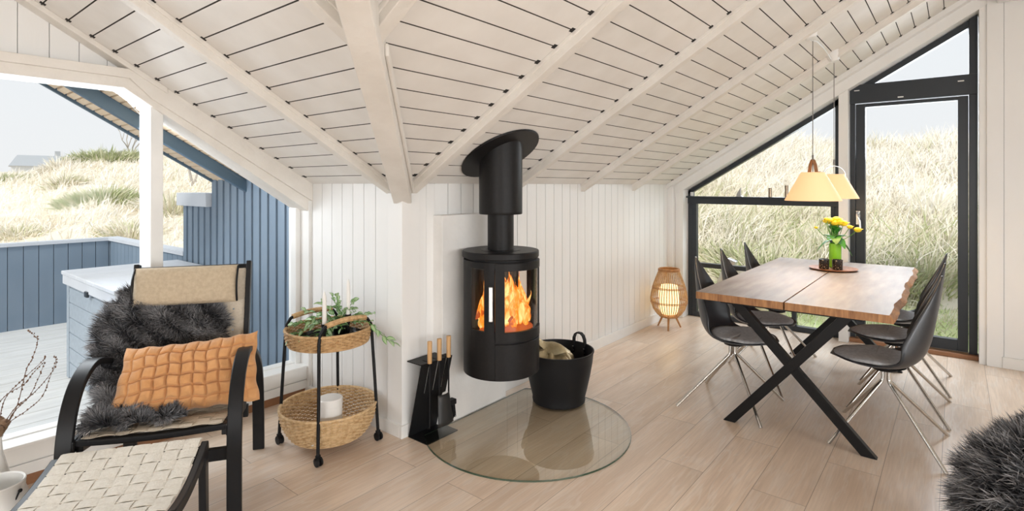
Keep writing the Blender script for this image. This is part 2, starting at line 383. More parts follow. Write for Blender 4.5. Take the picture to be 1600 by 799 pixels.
# ceilings: boards with open joints
def ceiling(axis):
    mb = MB(); p = .0932; c = .0134; g = .0025; dz = .030
    def P(u, v, up=0):      # u along the boards, v across (negative, up slope)
        z = H0+.6*(-v)+up
        return (u, v, z) if axis == 'B' else (v, u, z)
    end = 3.90 if axis == 'B' else 1.12
    edges = [0.0]+[c-p*k for k in range(1, 36) if c-p*k < -.02 and c-p*k > RY]+[RY]
    for a, b in zip(edges[:-1], edges[1:]):
        a2 = a-g; b2 = b+g
        q = [P(a2,a2), P(end,a2), P(end,b2), P(b2,b2)]
        mb.mi = 0; mb.add(q if axis == 'B' else q[::-1], [(0,1,2,3)])
        mb.mi = 1
        mb.add([P(b2,b2), P(end,b2), P(end,b2,dz), P(b2,b2,dz)], [(0,1,2,3)]); mb.add([P(a2,a2), P(end,a2), P(end,a2,dz), P(a2,a2,dz)], [(0,1,2,3)])
    mb.mi = 1
    q = [P(0,0,dz), P(end,0,dz), P(end,RY,dz), P(RY,RY,dz)]; mb.add(q, [(0,1,2,3)])
    mb.mi = 0
    q = [P(0,0,.16), P(end,0,.16), P(end,RY,.16), P(RY,RY,.16)]; mb.add(q, [(0,1,2,3)])
    mb.mi = 2
    pos = [.04+.915*k for k in range(-1, 4)]+[3.545] if axis == 'B' else [.13+.0-.915*k for k in (0,1)]+[.893]
    for u in pos:
        for b in edges[1:-1]:
            if axis == 'B':
                if u-.02 < b: continue
                u0, u1 = u-.030, u-.002
            else:
                if u != .893:
                    if u-.055 < b: continue
                    u0, u1 = u-.078, u-.058
                else: u0, u1 = u-.030, u-.002
            mb.hexa([P(u0,b-.010,-.0015), P(u1,b-.010,-.0015), P(u1,b+.010,-.0015), P(u0,b+.010,-.0015)],
                    [P(u0,b-.010,.006), P(u1,b-.010,.006), P(u1,b+.010,.006), P(u0,b+.010,.006)])
    return struct('ceiling', mb, [M['ceil'], M['groove'], M['hole']])
ceiling('B'); ceiling('A')
zr = H0-S*RY
mb = MB()   # slopes beyond the ridges
mb.prism([(GX+.24,RY,zr),(RY,RY,zr),(FAR,FAR,H0),(GX+.24,FAR,H0)], (0,0,.12))
mb.prism([(RY,GY+.1,zr),(RY,RY,zr),(FAR,FAR,H0),(FAR,GY+.1,H0)], (0,0,.12))
struct('ceiling', mb, M['ceil'])

def board_wall(mb, P, u0, u1, joints, z0, ztop, th=.026, g=.0028):
    """P(u, depth, z): depth 0 = face. ztop(u) gives the top."""
    ed = [u0]+[j for j in joints if u0+.01 < j < u1-.01]+[u1]
    for a, b in zip(ed[:-1], ed[1:]):
        a2 = a+(g if a != u0 else 0); b2 = b-(g if b != u1 else 0)
        mb.mi = 0
        mb.hexa([P(a2,0,z0),P(b2,0,z0),P(b2,th,z0),P(a2,th,z0)], [P(a2,0,ztop(a2)),P(b2,0,ztop(b2)),P(b2,th,ztop(b2)),P(a2,th,ztop(a2))])
    mb.mi = 1
    mb.hexa([P(u0,th-.002,z0),P(u1,th-.002,z0),P(u1,th+.10,z0),P(u0,th+.10,z0)], [P(u0,th-.002,ztop(u0)),P(u1,th-.002,ztop(u1)),P(u1,th+.10,ztop(u1)),P(u0,th+.10,ztop(u0))])
mb = MB(); PB = lambda u,d,z: (u, d, z)
board_wall(mb, PB, 0.0, 3.60, [.24+.1125*k for k in range(30)], 0, lambda u: H0+.02); mb.v = list(mb.v)
struct('wall_back', mb, [M['white'], M['groove']])
mb = MB(); PA = lambda u,d,z: (d, u, z)
board_wall(mb, PA, 0.115, .98, [.128+.1125*k for k in range(8)], 0, lambda u: H0+.02)
struct('wall_side', mb, [M['white'], M['groove']])
# corner post of flat boards
mb = MB(); mb.box((-.012,-.012,0),(.115,.115,H0-.02)); mb.box((.0,-.008,0),(.17,.0,H0)); mb.box((.172,-.008,0),(.236,.0,H0)); mb.box((-.008,.0,0),(0,.125,H0)); struct('trim_1', mb, M['white'], bevel=.002)
# baseboards
mb = MB(); mb.box((-.024,-.024,0),(.215,0,.07)); mb.box((.79,-.018,0),(3.60,0,.085)); struct('baseboard_back', mb, M['white_smooth'], bevel=.003)
mb = MB(); mb.box((-.024,0,0),(0,.96,.07)); struct('baseboard_side', mb, M['white_smooth'], bevel=.003)
# plaster panel behind the stove
mb = MB(); mb.box((.225,-.085,0),(.80,0,1.225)); struct('wall_panel', mb, M['slab'], bevel=.003)

# ---- gable with the dining window (plane x = 3.66 .. 3.83)
zc = lambda y: H0-S*y
mb = MB(); PG = lambda u,d,z: (3.66+d, -u, z)
board_wall(mb, PG, 2.60, 3.2, [2.675+.145*k for k in range(6)], 0, lambda u: H0+S*u, g=.0010)
board_wall(mb, PG, 3.2, 6.4, [3.2+.145*k for k in range(24)], 0, lambda u: H0+S*(6.4-u))
mb.mi = 0
mb.box((3.66,-2.60,0),(3.90,-2.53,zc(-2.53)-.02)); mb.box((3.645,-2.664,0),(3.66,-2.575,zc(-2.6)-.03))
struct('wall_gable', mb, [M['white'], M['groove']])
mb = MB(); mb.box((3.64,-6.4,0),(3.66,-2.664,.085)); struct('baseboard_gable', mb, M['white_smooth'], bevel=.003)
mb = MB()  # reveals, posts, rake board
mb.box((3.60,-.06,0),(3.90,.10,H0+.02)); mb.box((3.659,-.145,0),(3.90,-.061,H0-.02))
mb.box((3.68,-1.645,0),(3.90,-1.57,zc(-1.6)-.12))
struct('trim_2', mb, M['white'], bevel=.003)
mb = MB()
def rake(mb, x0, x1, y0, y1, off0, off1):
    a0, a1 = zc(y0), zc(y1)
    mb.hexa([(x0,y0,a0-off1),(x1,y0,a0-off1),(x1,y1,a1-off1),(x0,y1,a1-off1)], [(x0,y0,a0-off0),(x1,y0,a0-off0),(x1,y1,a1-off0),(x0,y1,a1-off0)])
rake(mb, 3.57, 3.90, 0, -3.2, -.0, .045); rake(mb, 3.655, 3.90, -.02, -2.6, .0, .145)
struct('trim_3', mb, M['white'], bevel=.002)
# window 1 (next to the corner): anthracite frame, ledge bar, lower rail
XF0, XF1 = 3.80, 3.87
w1 = MB()
yl, yr = -.145, -1.565
topz = lambda y: H0-S*y-.150
w1.box((XF0,yl-.045,.0),(XF1,yl,topz(yl)))                       # outer stile at corner
w1.box((XF0,yr,.0),(XF1,yr+.04,topz(yr)))                         # stile by the post
w1.hexa([(XF0,yl,topz(yl)-.045),(XF1,yl,topz(yl)-.045),(XF1,yr,topz(yr)-.055),(XF0,yr,topz(yr)-.055)], [(XF0,yl,topz(yl)),(XF1,yl,topz(yl)),(XF1,yr,topz(yr)),(XF0,yr,topz(yr))])
w1.box((XF0+.002,yr+.04,.0),(XF1,yl-.045,.05)); w1.box((XF0+.002,yr+.075,.53),(XF1,yl-.09,.575))
w1.box((XF0-.01,yr,1.205),(XF1,yl,1.27)); w1.box((XF0,yl-.09,.05),(XF1-.01,yl-.045,1.205)); w1.box((XF0,yr+.04,.05),(XF1-.01,yr+.075,1.205))
w1.box((XF0+.004,-1.20,.05),(XF1-.01,-1.16,.53))
w1o = struct('window_1', w1, M['wframe'], bevel=.003)
q = MB(); q.box((3.74,yr,1.27),(XF1,yl,1.285)); q.build('window_ledge', M['wframe'], w1o, bevel=.002)
q = MB(); q.prism([(3.84,yl-.04,.05),(3.84,yr+.04,.05),(3.84,yr+.04,topz(yr)-.05),(3.84,yl-.04,topz(yl)-.045)], (.006,0,0)); q.build('pane', M['glass'], w1o)
q = MB(); q.box((3.785,-.205,1.287),(3.80,-.175,1.33)); q.build('latch', M['white_smooth'], w1o, bevel=.003)
# door 1 with transom and triangular light
d1 = MB(); dl, dr = -1.63, -2.525
d1.box((XF0-.01,dl-.055,.0),(XF1,dl,topz(dl))); d1.box((XF0-.01,dr,.0),(XF1,dr+.055,topz(dr)))
d1.box((XF0-.03,dr,2.135),(XF1,dl,2.30))
d1.hexa([(XF0,dl,topz(dl)-.05),(XF1,dl,topz(dl)-.05),(XF1,dr,topz(dr)-.06),(XF0,dr,topz(dr)-.06)], [(XF0,dl,topz(dl)),(XF1,dl,topz(dl)),(XF1,dr,topz(dr)),(XF0,dr,topz(dr))])
d1o = struct('door_1', d1, M['wframe'], bevel=.003)
q = MB(); q.box((XF0,dl-.13,.045),(XF1-.01,dl-.058,2.13)); q.box((XF0,dr+.058,.045),(XF1-.01,dr+.125,2.13)); q.box((XF0,dr+.125,.045),(XF1-.01,dl-.13,.135)); q.box((XF0,dr+.125,2.10),(XF1-.01,dl-.13,2.13))
q.build('door_leaf', M['wframe'], d1o, bevel=.003)
q = MB(); q.box((3.84,dr+.1,.12),(3.846,dl-.1,2.12)); q.prism([(3.84,dl-.1,2.3),(3.84,dr+.04,2.3),(3.84,dr+.04,topz(dr)-.05),(3.84,dl-.1,topz(dl)+.01)], (.006,0,0)); q.build('pane', M['glass'], d1o)
hx = 3.79; q = MB(); q.box((hx-.006,-1.722,1.05),(hx+.01,-1.692,1.17)); q.tube([(hx-.005,-1.707,1.145),(hx-.05,-1.707,1.145),(hx-.058,-1.712,1.12),(hx-.058,-1.727,1.085),(hx-.058,-1.73,1.02)], .009, 8); q.ball((hx-.01,-1.707,1.15), .018, 10)
q.build('door_handle', M['silver'], d1o, smooth=True)
for y in (-1.70, -2.02, -2.42):
    q = MB(); q.box((XF0-.036,y-.02,2.155 if y == -2.02 else 2.245),(XF0-.03,y+.02,2.165 if y == -2.02 else 2.253)); q.build('blind_clip', M['white_smooth'], d1o)
q = MB(); q.box((XF0-.06,-2.53,.0),(XF0+.06,-1.63,.035)); q.build('threshold', M['sillwood'], d1o, bevel=.004)

# ---- gable with the terrace window (plane y = 1.02)
mb = MB(); PH = lambda u,d,z: (-u, 1.0+d, z)
board_wall(mb, PH, .80, 3.2, [.876+.1155*k for k in range(24)], 1.95, lambda u: max(1.951, H0+S*u), g=.0013)
board_wall(mb, PH, 3.2, 6.4, [3.2+.1155*k for k in range(30)], 0, lambda u: H0+S*(6.4-u))
struct('wall_terrace', mb, [M['white'], M['groove']])
zc2 = lambda x: H0-S*x
def rake2(mb, y0, y1, x0, x1, off0, off1):
    a0, a1 = zc2(x0), zc2(x1)
    mb.hexa([(x0,y0,a0-off1),(x1,y0,a1-off1),(x1,y1,a1-off1),(x0,y1,a0-off1)], [(x0,y0,a0-off0),(x1,y0,a1-off0),(x1,y1,a1-off0),(x0,y1,a0-off0)])
mb = MB(); rake2(mb, .905, 1.0, -.86, -3.2, 0, .03)
mb.prism([(.02,.935,1.40),(.02,.935,1.205),(-1.05,.935,1.905),(-3.2,.935,1.905),(-3.2,.935,2.0),(-.985,.935,2.0)], (0,.185,0))
mb.prism([(.02,.915,1.40),(.02,.915,1.285),(-.93,.915,1.862),(-1.03,.915,1.955),(-3.2,.915,1.965),(-3.2,.915,2.002),(-.985,.915,2.002)], (0,.02,0))
struct('trim_4', mb, M['beam'], bevel=.003)
w2 = MB(); w2.box((-.925,.955,.20),(-.865,1.13,1.82)); w2.box((-.02,.93,0),(.06,1.13,1.3)); w2.box((-.055,1.03,.18),(-.02,1.12,1.25)); w2.box((-3.2,1.05,.175),(-.0,1.12,.215)); w2.box((-3.23,.955,0),(-3.17,1.13,1.95))
w2o = struct('window_2', w2, M['white_smooth'], bevel=.003)
q = MB(); q.prism([(-3.2,1.09,.2),(-.02,1.09,.2),(-.02,1.09,1.22),(-.895,1.09,1.75),(-1.06,1.09,1.93),(-3.2,1.09,1.93)], (0,.006,0)); q.build('pane', M['glass'], w2o)
mb = MB(); mb.box((-3.2,.965,.055),(0,1.06,.20)); mb.box((-3.2,.955,.115),(0,.966,.2)); mb.box((-3.2,.955,.055),(0,.966,.110)); mb.box((-3.2,.94,.195),(0,1.05,.208)); struct('wall_apron', mb, M['white_smooth'], bevel=.003)
mb = MB(); mb.box((-3.2,.975,0),(0,1.06,.056)); struct('baseboard_terrace', mb, M['sillwood'])
# rear walls with window openings added to let sky light in (behind the viewer)
mb = MB()
for (a,b,z0,z1) in ((FAR,-5.2,0,H0),(1.2,3.66,0,H0),(-5.2,1.2,0,.4)): mb.box((a,FAR-.1,z0),(b,FAR,z1))
struct('wall_front', mb, M['white'])
mb = MB()
for (a,b,z0,z1) in ((FAR,-5.1,0,H0),(-1.3,1.02,0,H0),(-5.1,-1.3,0,.4)): mb.box((FAR-.1,a,z0),(FAR,b,z1))
struct('wall_west', mb, M['white'])

# ---- rafters, valley beam
def rafterB(x, w=.058, d=.062):
    mb = MB(); y0 = min(0, x) if x > 0 else x; y0 = 0 if x > 0 else x
    a0, a1 = zc(y0), zc(RY)
    mb.hexa([(x,y0,a0-d),(x+w,y0,a0-d),(x+w,RY,a1-d),(x,RY,a1-d)], [(x,y0,a0),(x+w,y0,a0),(x+w,RY,a1),(x,RY,a1)])
    mb.hexa([(x-.006,y0,a0-.022),(x+w+.006,y0,a0-.022),(x+w+.006,RY,a1-.022),(x-.006,RY,a1-.022)], [(x-.006,y0,a0),(x+w+.006,y0,a0),(x+w+.006,RY,a1),(x-.006,RY,a1)])
    o = mb.build('rafter', M['beam'], bevel=.003); return o
def rafterA(y, w=.058, d=.062):
    mb = MB(); x0 = 0 if y > 0 else y; a0, a1 = zc2(x0), zc2(RY)
    mb.hexa([(x0,y,a0-d),(RY,y,a1-d),(RY,y+w,a1-d),(x0,y+w,a0-d)], [(x0,y,a0),(RY,y,a1),(RY,y+w,a1),(x0,y+w,a0)])
    mb.hexa([(x0,y-.006,a0-.022),(RY,y-.006,a1-.022),(RY,y+w+.006,a1-.022),(x0,y+w+.006,a0-.022)], [(x0,y-.006,a0),(RY,y-.006,a1),(RY,y+w+.006,a1),(x0,y+w+.006,a0)])
    return mb.build('rafter', M['beam'], bevel=.003)
for i in range(4): o = rafterB(.04+.912*i); o['kind'] = 'structure'
for x in (-.875, -1.79): o = rafterB(x); o['kind'] = 'structure'
for y in (.072, -.84, -1.755): o = rafterA(y); o['kind'] = 'structure'
mb = MB(); n = Vector((1,-1,0)).normalized()
def vb(s, off, side): p = Vector((-s/math.sqrt(2), -s/math.sqrt(2), 0))+n*side; return (p.x, p.y, H0+.6*s/math.sqrt(2)+off)
hw = .050
for (h0, h1, sd) in ((-.105,.03,hw),):
    mb.hexa([vb(-.02,h0,-sd),vb(-.02,h0,sd),vb(4.5,h0,sd),vb(4.5,h0,-sd)], [vb(-.02,h1,-sd),vb(-.02,h1,sd),vb(4.5,h1,sd),vb(4.5,h1,-sd)])
mb.hexa([vb(-.02,-.045,hw),vb(-.02,-.045,hw+.014),vb(1.15,-.045,hw+.014),vb(1.15,-.045,hw)], [vb(-.02,.0,hw),vb(-.02,.0,hw+.014),vb(1.15,.0,hw+.014),vb(1.15,.0,hw)])
o = mb.build('valley_beam', M['beam'], bevel=.005); o['kind'] = 'structure'
# wall box, mostly out of frame at the gable
wb = MB(); wb.box((3.46,-3.4,2.80),(3.645,-2.63,3.02)); wbo = tag(wb.build('wall_box', M['white_smooth'], bevel=.01), 'white box mounted high on the boarded wall beside the glazed door', 'wall box')

# ================================================================ outside: terrace, dunes
ZD = -.12
mb = MB(); y = 1.14
while y < 5.3:
    mb.box((-9,y,ZD-.03),(.0,y+.203,ZD)); y += .212
struct('terrace_deck', mb, M['deck'], bevel=.004)
# soffit boards, roof edge, beam under the overhang
mb = MB(); p = .062
sl = Vector((-1,0,S)).normalized()
for k in range(61):
    x0 = .02-k*p*.857; x1 = x0-(p-.014)*.857
    a0, a1 = zc2(x0)+.03, zc2(x1)+.03
    mb.hexa([(x0,1.13,a0),(x0,2.42,a0),(x1,2.42,a1),(x1,1.13,a1)][::1], [(x0,1.13,a0+.02),(x0,2.42,a0+.02),(x1,2.42,a1+.02),(x1,1.13,a1+.02)])
struct('soffit', mb, M['soffit'])
mb = MB(); a0, a1 = zc2(.04), zc2(-3.2)
mb.hexa([(.04,1.13,a0+.052),(.04,2.46,a0+.052),(-3.2,2.46,a1+.052),(-3.2,1.13,a1+.052)], [(.04,1.13,a0+.2),(.04,2.46,a0+.2),(-3.2,2.46,a1+.2),(-3.2,1.13,a1+.2)])
mb.hexa([(.04,2.42,a0+.01),(.04,2.45,a0+.01),(-3.2,2.45,a1+.01),(-3.2,2.42,a1+.01)], [(.04,2.42,a0+.12),(.04,2.45,a0+.12),(-3.2,2.45,a1+.12),(-3.2,2.42,a1+.12)])
struct('roof_edge', mb, M['bluedk'])
mb = MB(); mb.hexa([(.0,1.82,zc2(0)-.065),(.0,1.87,zc2(0)-.065),(-3.2,1.87,zc2(-3.2)-.065),(-3.2,1.82,zc2(-3.2)-.065)], [(.0,1.82,zc2(0)+.03),(.0,1.87,zc2(0)+.03),(-3.2,1.87,zc2(-3.2)+.03),(-3.2,1.82,zc2(-3.2)+.03)])
struct('overhang_beam', mb, M['bluedk'], bevel=.004)
# blue boarded side wall, low continuation with cap
mb = MB(); ys = 1.135; k = 0
while ys < 3.03:
    wd = .085 if k % 2 == 0 else .038; y2 = min(ys+wd, 3.05)
    zt = 1.46 if ys < 2.42 else 1.30
    mb.box((.0-(.0 if k % 2 else .012),ys,ZD),(.10,y2-.005,zt)); ys += wd; k += 1
mb.box((.015,1.13,ZD),(.11,3.05,1.28))
struct('wall_terrace_side', mb, M['blue'], bevel=.002)
mb = MB(); mb.box((-.05,2.47,1.22),(.13,3.10,1.335)); o = struct('trim_6', mb, M['cap'], bevel=.004)
# terrace parapet (blue boards with a pale cap)
def parapet(name, p0, p1, label):
    r = thing(name, label, 'fence', (p0[0], p0[1], ZD)); p0 = Vector(p0); p1 = Vector(p1); d = (p1-p0); L = d.length; d.normalize(); nrm = Vector((-d.y, d.x))
    mb = MB(); s = 0
    while s < L:
        e = min(s+.125, L)
        a = p0+d*s-nrm*.01; b = p0+d*(e-.006)+nrm*.012; mb.hexa([(a.x,a.y,ZD),((a+d*(e-s-.006)).x,(a+d*(e-s-.006)).y,ZD),(b.x,b.y,ZD),((b-d*(e-s-.006)).x,(b-d*(e-s-.006)).y,ZD)], [(a.x,a.y,.76),((a+d*(e-s-.006)).x,(a+d*(e-s-.006)).y,.76),(b.x,b.y,.76),((b-d*(e-s-.006)).x,(b-d*(e-s-.006)).y,.76)]); s = e
    a = p0-nrm*-.012; b = p1+nrm*.07
    mb.hexa([(a.x,a.y,ZD),((p1+nrm*.012).x,(p1+nrm*.012).y,ZD),(b.x,b.y,ZD),((p0+nrm*.07).x,(p0+nrm*.07).y,ZD)], [(a.x,a.y,.75),((p1+nrm*.012).x,(p1+nrm*.012).y,.75),(b.x,b.y,.75),((p0+nrm*.07).x,(p0+nrm*.07).y,.75)])
    mb.build('boards', M['blue'], r, world=True)
    mb = MB(); c = [p0-nrm*.03, p1-nrm*.03, p1+nrm*.10, p0+nrm*.10]
    mb.hexa([(q.x,q.y,.76) for q in c], [(q.x,q.y,.795) for q in c]); mb.build('cap', M['cap'], r, world=True)
parapet('terrace_fence', (-9,5.27), (0.12,5.27), 'long blue boarded terrace fence with pale cap, below the distant house')
parapet('terrace_fence', (0.02,5.24), (0.02,3.06), 'short blue boarded terrace fence with pale cap, joining the tall blue wall')
# storage box
r = thing('storage_box', 'grey blue slatted storage box with pale lid on the terrace deck', 'storage box', (-.44,2.4,ZD))
mb = MB(); z = ZD+.01
for k in range(6):
    zz = z+.118*k; mb.box((-.834,1.84,zz),(-.06,3.08,zz+.112))
mb.box((-.826,1.85,ZD+.01),(-.07,3.07,.60)); mb.box((-.84,3.03,ZD),(-.80,3.09,.62)); mb.box((-.84,1.83,ZD),(-.80,1.88,.62))
mb.build('body', M['boxg'], r, world=True, bevel=.003)
mb = MB()
mb.box((-.86,1.80,.62),(-.04,3.12,.695))
for k in range(6): mb.box((-.87,1.79+.222*k,.695),(-.03,1.79+.222*k+.216,.725))
mb.build('lid', M['cap'], r, world=True, bevel=.006)
mb = MB(); mb.box((-.872,2.40,.60),(-.855,2.46,.64)); mb.build('latch', M['wframe'], r, world=True, bevel=.003)

# ---- terrain
CX, CY = -1.97, -2.39
def crest(az):   # azimuth in degrees -> slope height of the crest seen from the camera (z at distance 20)
    xs = [-30, -1, 2, 6.5, 9, 12, 16, 22, 30, 42, 50, 60, 68, 73, 76, 78.5, 80, 82.5, 90, 110]
    zs = [2.7, 2.65, 2.6, 2.38, 2.5, 2.65, 3.1, 3.6, 3.6, 3.3, 3.1, 2.8, 2.45, 2.2, 2.2, 2.05, 1.75, 1.6, 1.5, 1.4]
    return np.interp(az, xs, zs)
def sm(t): t = np.clip(t, 0, 1); return t*t*(3-2*t)
def noise2(x, y):
    return (np.sin(x*1.3+1.7*np.sin(y*.9))*np.cos(y*1.1+1.3*np.sin(x*.7))+.5*np.sin(x*2.9+y*1.7)*np.cos(y*3.1-x*.8))*.5
def height(x, y):
    dx, dy = x-CX, y-CY; dist = np.hypot(dx, dy); az = np.degrees(np.arctan2(dy, dx))
    hc = crest(az); right = sm((50-az)/16.)
    d0 = 8.6*right+8.3*(1-right); d1 = 20.
    base = -.16*right+.15*(1-right)
    t = (dist-d0)/(d1-d0)
    h = base+(hc-base)*sm(t*.5+.0)*2*np.where(t < 1, 1, 1)
    h = np.where(t < 1, base+(hc-base)*(np.clip(t,0,1)**.72), hc-(dist-d1)*.12)
    rough = np.clip(t*4, 0, 1)
    return h+rough*(1-.6*np.clip(t,0,1))*(.15*noise2(x*1.2, y*1.2)+.05*noise2(x*4, y*4))
# angular grid
NA, NR = 220, 130
az = np.radians(np.linspace(-24, 100, NA)); rr = np.concatenate([np.linspace(5.3, 22, 105), np.linspace(23, 160, 25)])
A, R_ = np.meshgrid(az, rr); X = CX+R_*np.cos(A); Y = CY+R_*np.sin(A); Z = np.where(R_ < 22.5, height(X, Y), np.maximum(height(X,Y), -3+0*X))
far = R_ > 22.5; Z = np.where(far, np.interp(R_, [22, 30, 60, 160], [2.2, 1.5, 1.0, 3.0])*0+np.where(R_ > 22.5, height(CX+22*np.cos(A), CY+22*np.sin(A))-(R_-22)*.10, Z), Z)
Z = np.maximum(Z, np.where(R_ > 40, 1.2+(R_-40)*.026, -9))
V = np.stack([X, Y, Z], -1).reshape(-1, 3)
inside = ((V[:,0] < 3.95) & (V[:,1] < 1.2)) | ((V[:,0] < .1) & (V[:,1] < 5.36))
ii = (np.arange(NR-1)[:,None]*NA+np.arange(NA-1)[None,:]).ravel()
Q = np.stack([ii, ii+1, ii+NA+1, ii+NA], 1); Q = Q[~inside[Q].any(1)]
o = build_np('dune_terrain', V, [Q], M['dune']); o['kind'] = 'structure'; o.data.polygons.foreach_set('use_smooth', [True]*len(o.data.polygons))
mb = MB(); mb.grid(lambda u,v: (3.88+u*4.6, -7+v*10.5, -.13+.0*u), 10, 10); o = struct('lawn', mb, M['lawn'])
# grass blades
def grass(name, n, azr, rr_, lo, hi, label=None, green=None, wd=.006, dens=None):
    a = np.radians(rng.uniform(*azr, n)); d = np.sqrt(rng.uniform(rr_[0]**2, rr_[1]**2, n))
    x = CX+d*np.cos(a); y = CY+d*np.sin(a)
    cl = noise2(x*1.6+3, y*1.6)+.6*noise2(x*5, y*5+2); keep = rng.random(n) < .5+.5*cl
    keep &= ~(((x < 4.5) & (y < 1.5)) | ((x < .4) & (y < 5.6)))
    x, y, d, cl = x[keep], y[keep], d[keep], cl[keep]; n = len(x)
    z = height(x, y); z = np.where((x < 8.4) & (y < 3.4), np.maximum(z, -.13), z)
    dirn = np.stack([rng.normal(0,.45,n), rng.normal(0,.45,n), np.ones(n)], 1); dirn /= np.linalg.norm(dirn, axis=1, keepdims=True)
    wind = np.array([.32,-.22,-.30]); curl = wind*rng.uniform(.1, 1.2, (n,1))+rng.normal(0,.18,(n,3))
    L = rng.uniform(lo, hi, n)*(1+.5*np.clip(cl,-.6,1)); gy = green(x, y, cl, n)
    Vv, f1, f2 = blades(np.stack([x,y,z-.02],1), dirn, L, np.full(n, wd)*(.6+d/14), curl)
    o = build_np(name, Vv, [f1, f2], M['grass'], side=np.repeat(gy, 5)); o['kind'] = 'stuff'; o['label'] = label; o['category'] = 'grass'
    return o
def green_r(x, y, cl, n):
    patch = np.exp(-((x-8.2)**2)/2.5)*(.7+.5*noise2(x*.7, y*.9+1)); g2 = np.clip(noise2(x*.8+5, y*.8), 0, 1)*.5
    return np.clip(rng.normal(.97, .17, n)-patch*.62-g2*.28-(rng.random(n) < .12)*.4-.35*(noise2(x*.9-2, y*1.3+4) > .38)*(x > 9.5), 0, 1)
grass('dune_grass', 120000, (-8, 34), (9.2, 22.5), .28, .62, 'tall pale marram grass covering the dune beyond the dining windows', green_r, wd=.007)
grass('lawn_grass', 30000, (-8, 34), (6.2, 10.5), .05, .14, 'short green grass between the house wall and the dune', lambda x,y,cl,n: np.clip(rng.normal(.28,.22,n)+.25*(cl > .2),0,1), wd=.005)
grass('terrace_dune_grass', 70000, (56, 92), (9.0, 22.5), .10, .26, 'sparse dry grass on the slope beyond the terrace fence', lambda x,y,cl,n: np.clip(rng.normal(.93,.2,n)-(rng.random(n) < .10)*.4,0,1), wd=.006)
def at(px, py, d): # world point seen at a pixel of the 1600x799 frame at ground distance d
    f = 854.; F = Vector((math.cos(rad(39.139)), math.sin(rad(39.139)), 0)); R = Vector((F.y, -F.x, 0))
    v = F+R*(px-800)/f; v = v*(d/v.length); return CX+v.x, CY+v.y
def tuft(px, d, rad_, hgt, n, label, name='grass_tuft', g=.18, cat='shrub', group=None):
    x0, y0 = at(px, 0, d); z0 = float(height(np.array(x0), np.array(y0)))
    a = rng.uniform(0, 2*PI, n); q = np.sqrt(rng.random(n))*rad_; x = x0+q*np.cos(a); y = y0+q*np.sin(a); z = height(x, y)-.03
    dirn = np.stack([np.cos(a)*q/rad_*.7, np.sin(a)*q/rad_*.7, np.ones(n)], 1)+rng.normal(0,.18,(n,3)); dirn /= np.linalg.norm(dirn, axis=1, keepdims=True)
    curl = np.stack([np.cos(a), np.sin(a), -np.ones(n)*.8], 1)*rng.uniform(.05,.5,(n,1)); L = rng.uniform(.5,1,n)*hgt*(1.1-.5*q/rad_)
    Vv, f1, f2 = blades(np.stack([x,y,z],1), dirn, L, np.full(n,.010*(.5+d/16)), curl)
    o = build_np(name, Vv, [f1, f2], M['grass'], side=np.repeat(np.clip(rng.normal(g,.18,n),0,1),5), off=(x0,y0,z0)); o.location = (x0,y0,z0)
    return tag(o, label, cat, group)
for i, (px, d, r_, h_, n, lab) in enumerate([
    (8, 18.5, .55, .30, 700, 'low green bush on the dune beside the distant dark roofed house'),
    (140, 19.5, .45, .55, 700, 'green bush on the dune crest, first of three beyond the terrace window'),
    (168, 19.3, .8, .60, 1000, 'broad green bush in the middle of the dune crest, beyond the terrace window'),
    (205, 19.2, .45, .55, 600, 'green bush on the dune crest close to the window post'),
    (100, 15.0, .32, .42, 450, 'small olive tuft halfway up the slope beyond the terrace fence'),
    (160, 12.4, .62, .46, 900, 'large round green tuft on the slope above the terrace fence corner'),
    (202, 10.0, .35, .42, 400, 'spiky olive tuft just behind the terrace fence beside the window post'),
    (28, 11.0, .40, .28, 420, 'low olive tuft just above the long terrace fence'),
    (268, 11.5, .5, .55, 500, 'yellow green tuft seen between the window post and the tall blue wall'),
    (92, 19.0, .35, .55, 400, 'brownish dry bush just below the distant house')]):
    tuft(px, d, r_, h_, n, lab, 'bush' if d > 17 else 'grass_tuft', g=.5 if 'olive' in lab or 'yellow' in lab else (.75 if 'brown' in lab else .22))
for px, d, r_, h_, n, lab in [
    (1200, 8.9, .65, .62, 1300, 'big arching green grass clump outside the dining window, behind the vase'),
    (1150, 9.2, .5, .5, 800, 'green grass clump outside the dining window, above the middle chair back'),
    (1375, 9.0, .55, .5, 900, 'green grass clump outside the glazed door near its handle'),
    (1440, 9.3, .6, .5, 900, 'green grass clump outside the glazed door above the chair backs')]:
    tuft(px, d, r_, h_, n, lab, 'grass_clump', g=.30, cat='grass clump')
def bare_tree(px, d, h, seed, label):
    rr = random.Random(seed); x0, y0 = at(px, 0, d); z0 = float(height(np.array(x0), np.array(y0)))-.05
    mb = MB()
    def br(p, dirv, L, r, lev):
        q = p+dirv*L; m = (p+q)/2+Vector((rr.uniform(-.05,.05)*L,)*3); mb.tube([p,m,q],[r,r*.85,r*.6],5,cap=False)
        if lev:
            for _ in range(rr.choice((2,3))):
                nd = (dirv+Vector((rr.uniform(-.8,.8), rr.uniform(-.8,.8), rr.uniform(-.1,.6)))).normalized(); br(q, nd, L*rr.uniform(.6,.85), r*.6, lev-1)
    for _ in range(3): br(Vector((0,0,0)), Vector((rr.uniform(-.35,.35), rr.uniform(-.35,.35), 1)).normalized(), h*.36, .028, 4)
    o = mb.build('bare_tree', mat('pale_bark', (.55,.50,.45), .8)); o.location = (x0,y0,z0); return tag(o, label, 'tree')
bare_tree(302, 13.5, 1.3, 3, 'small bare pale tree seen between the window post and the tall blue wall')
bare_tree(206, 19.6, 1.1, 5, 'small bare tree standing on the dune crest beside the window post')
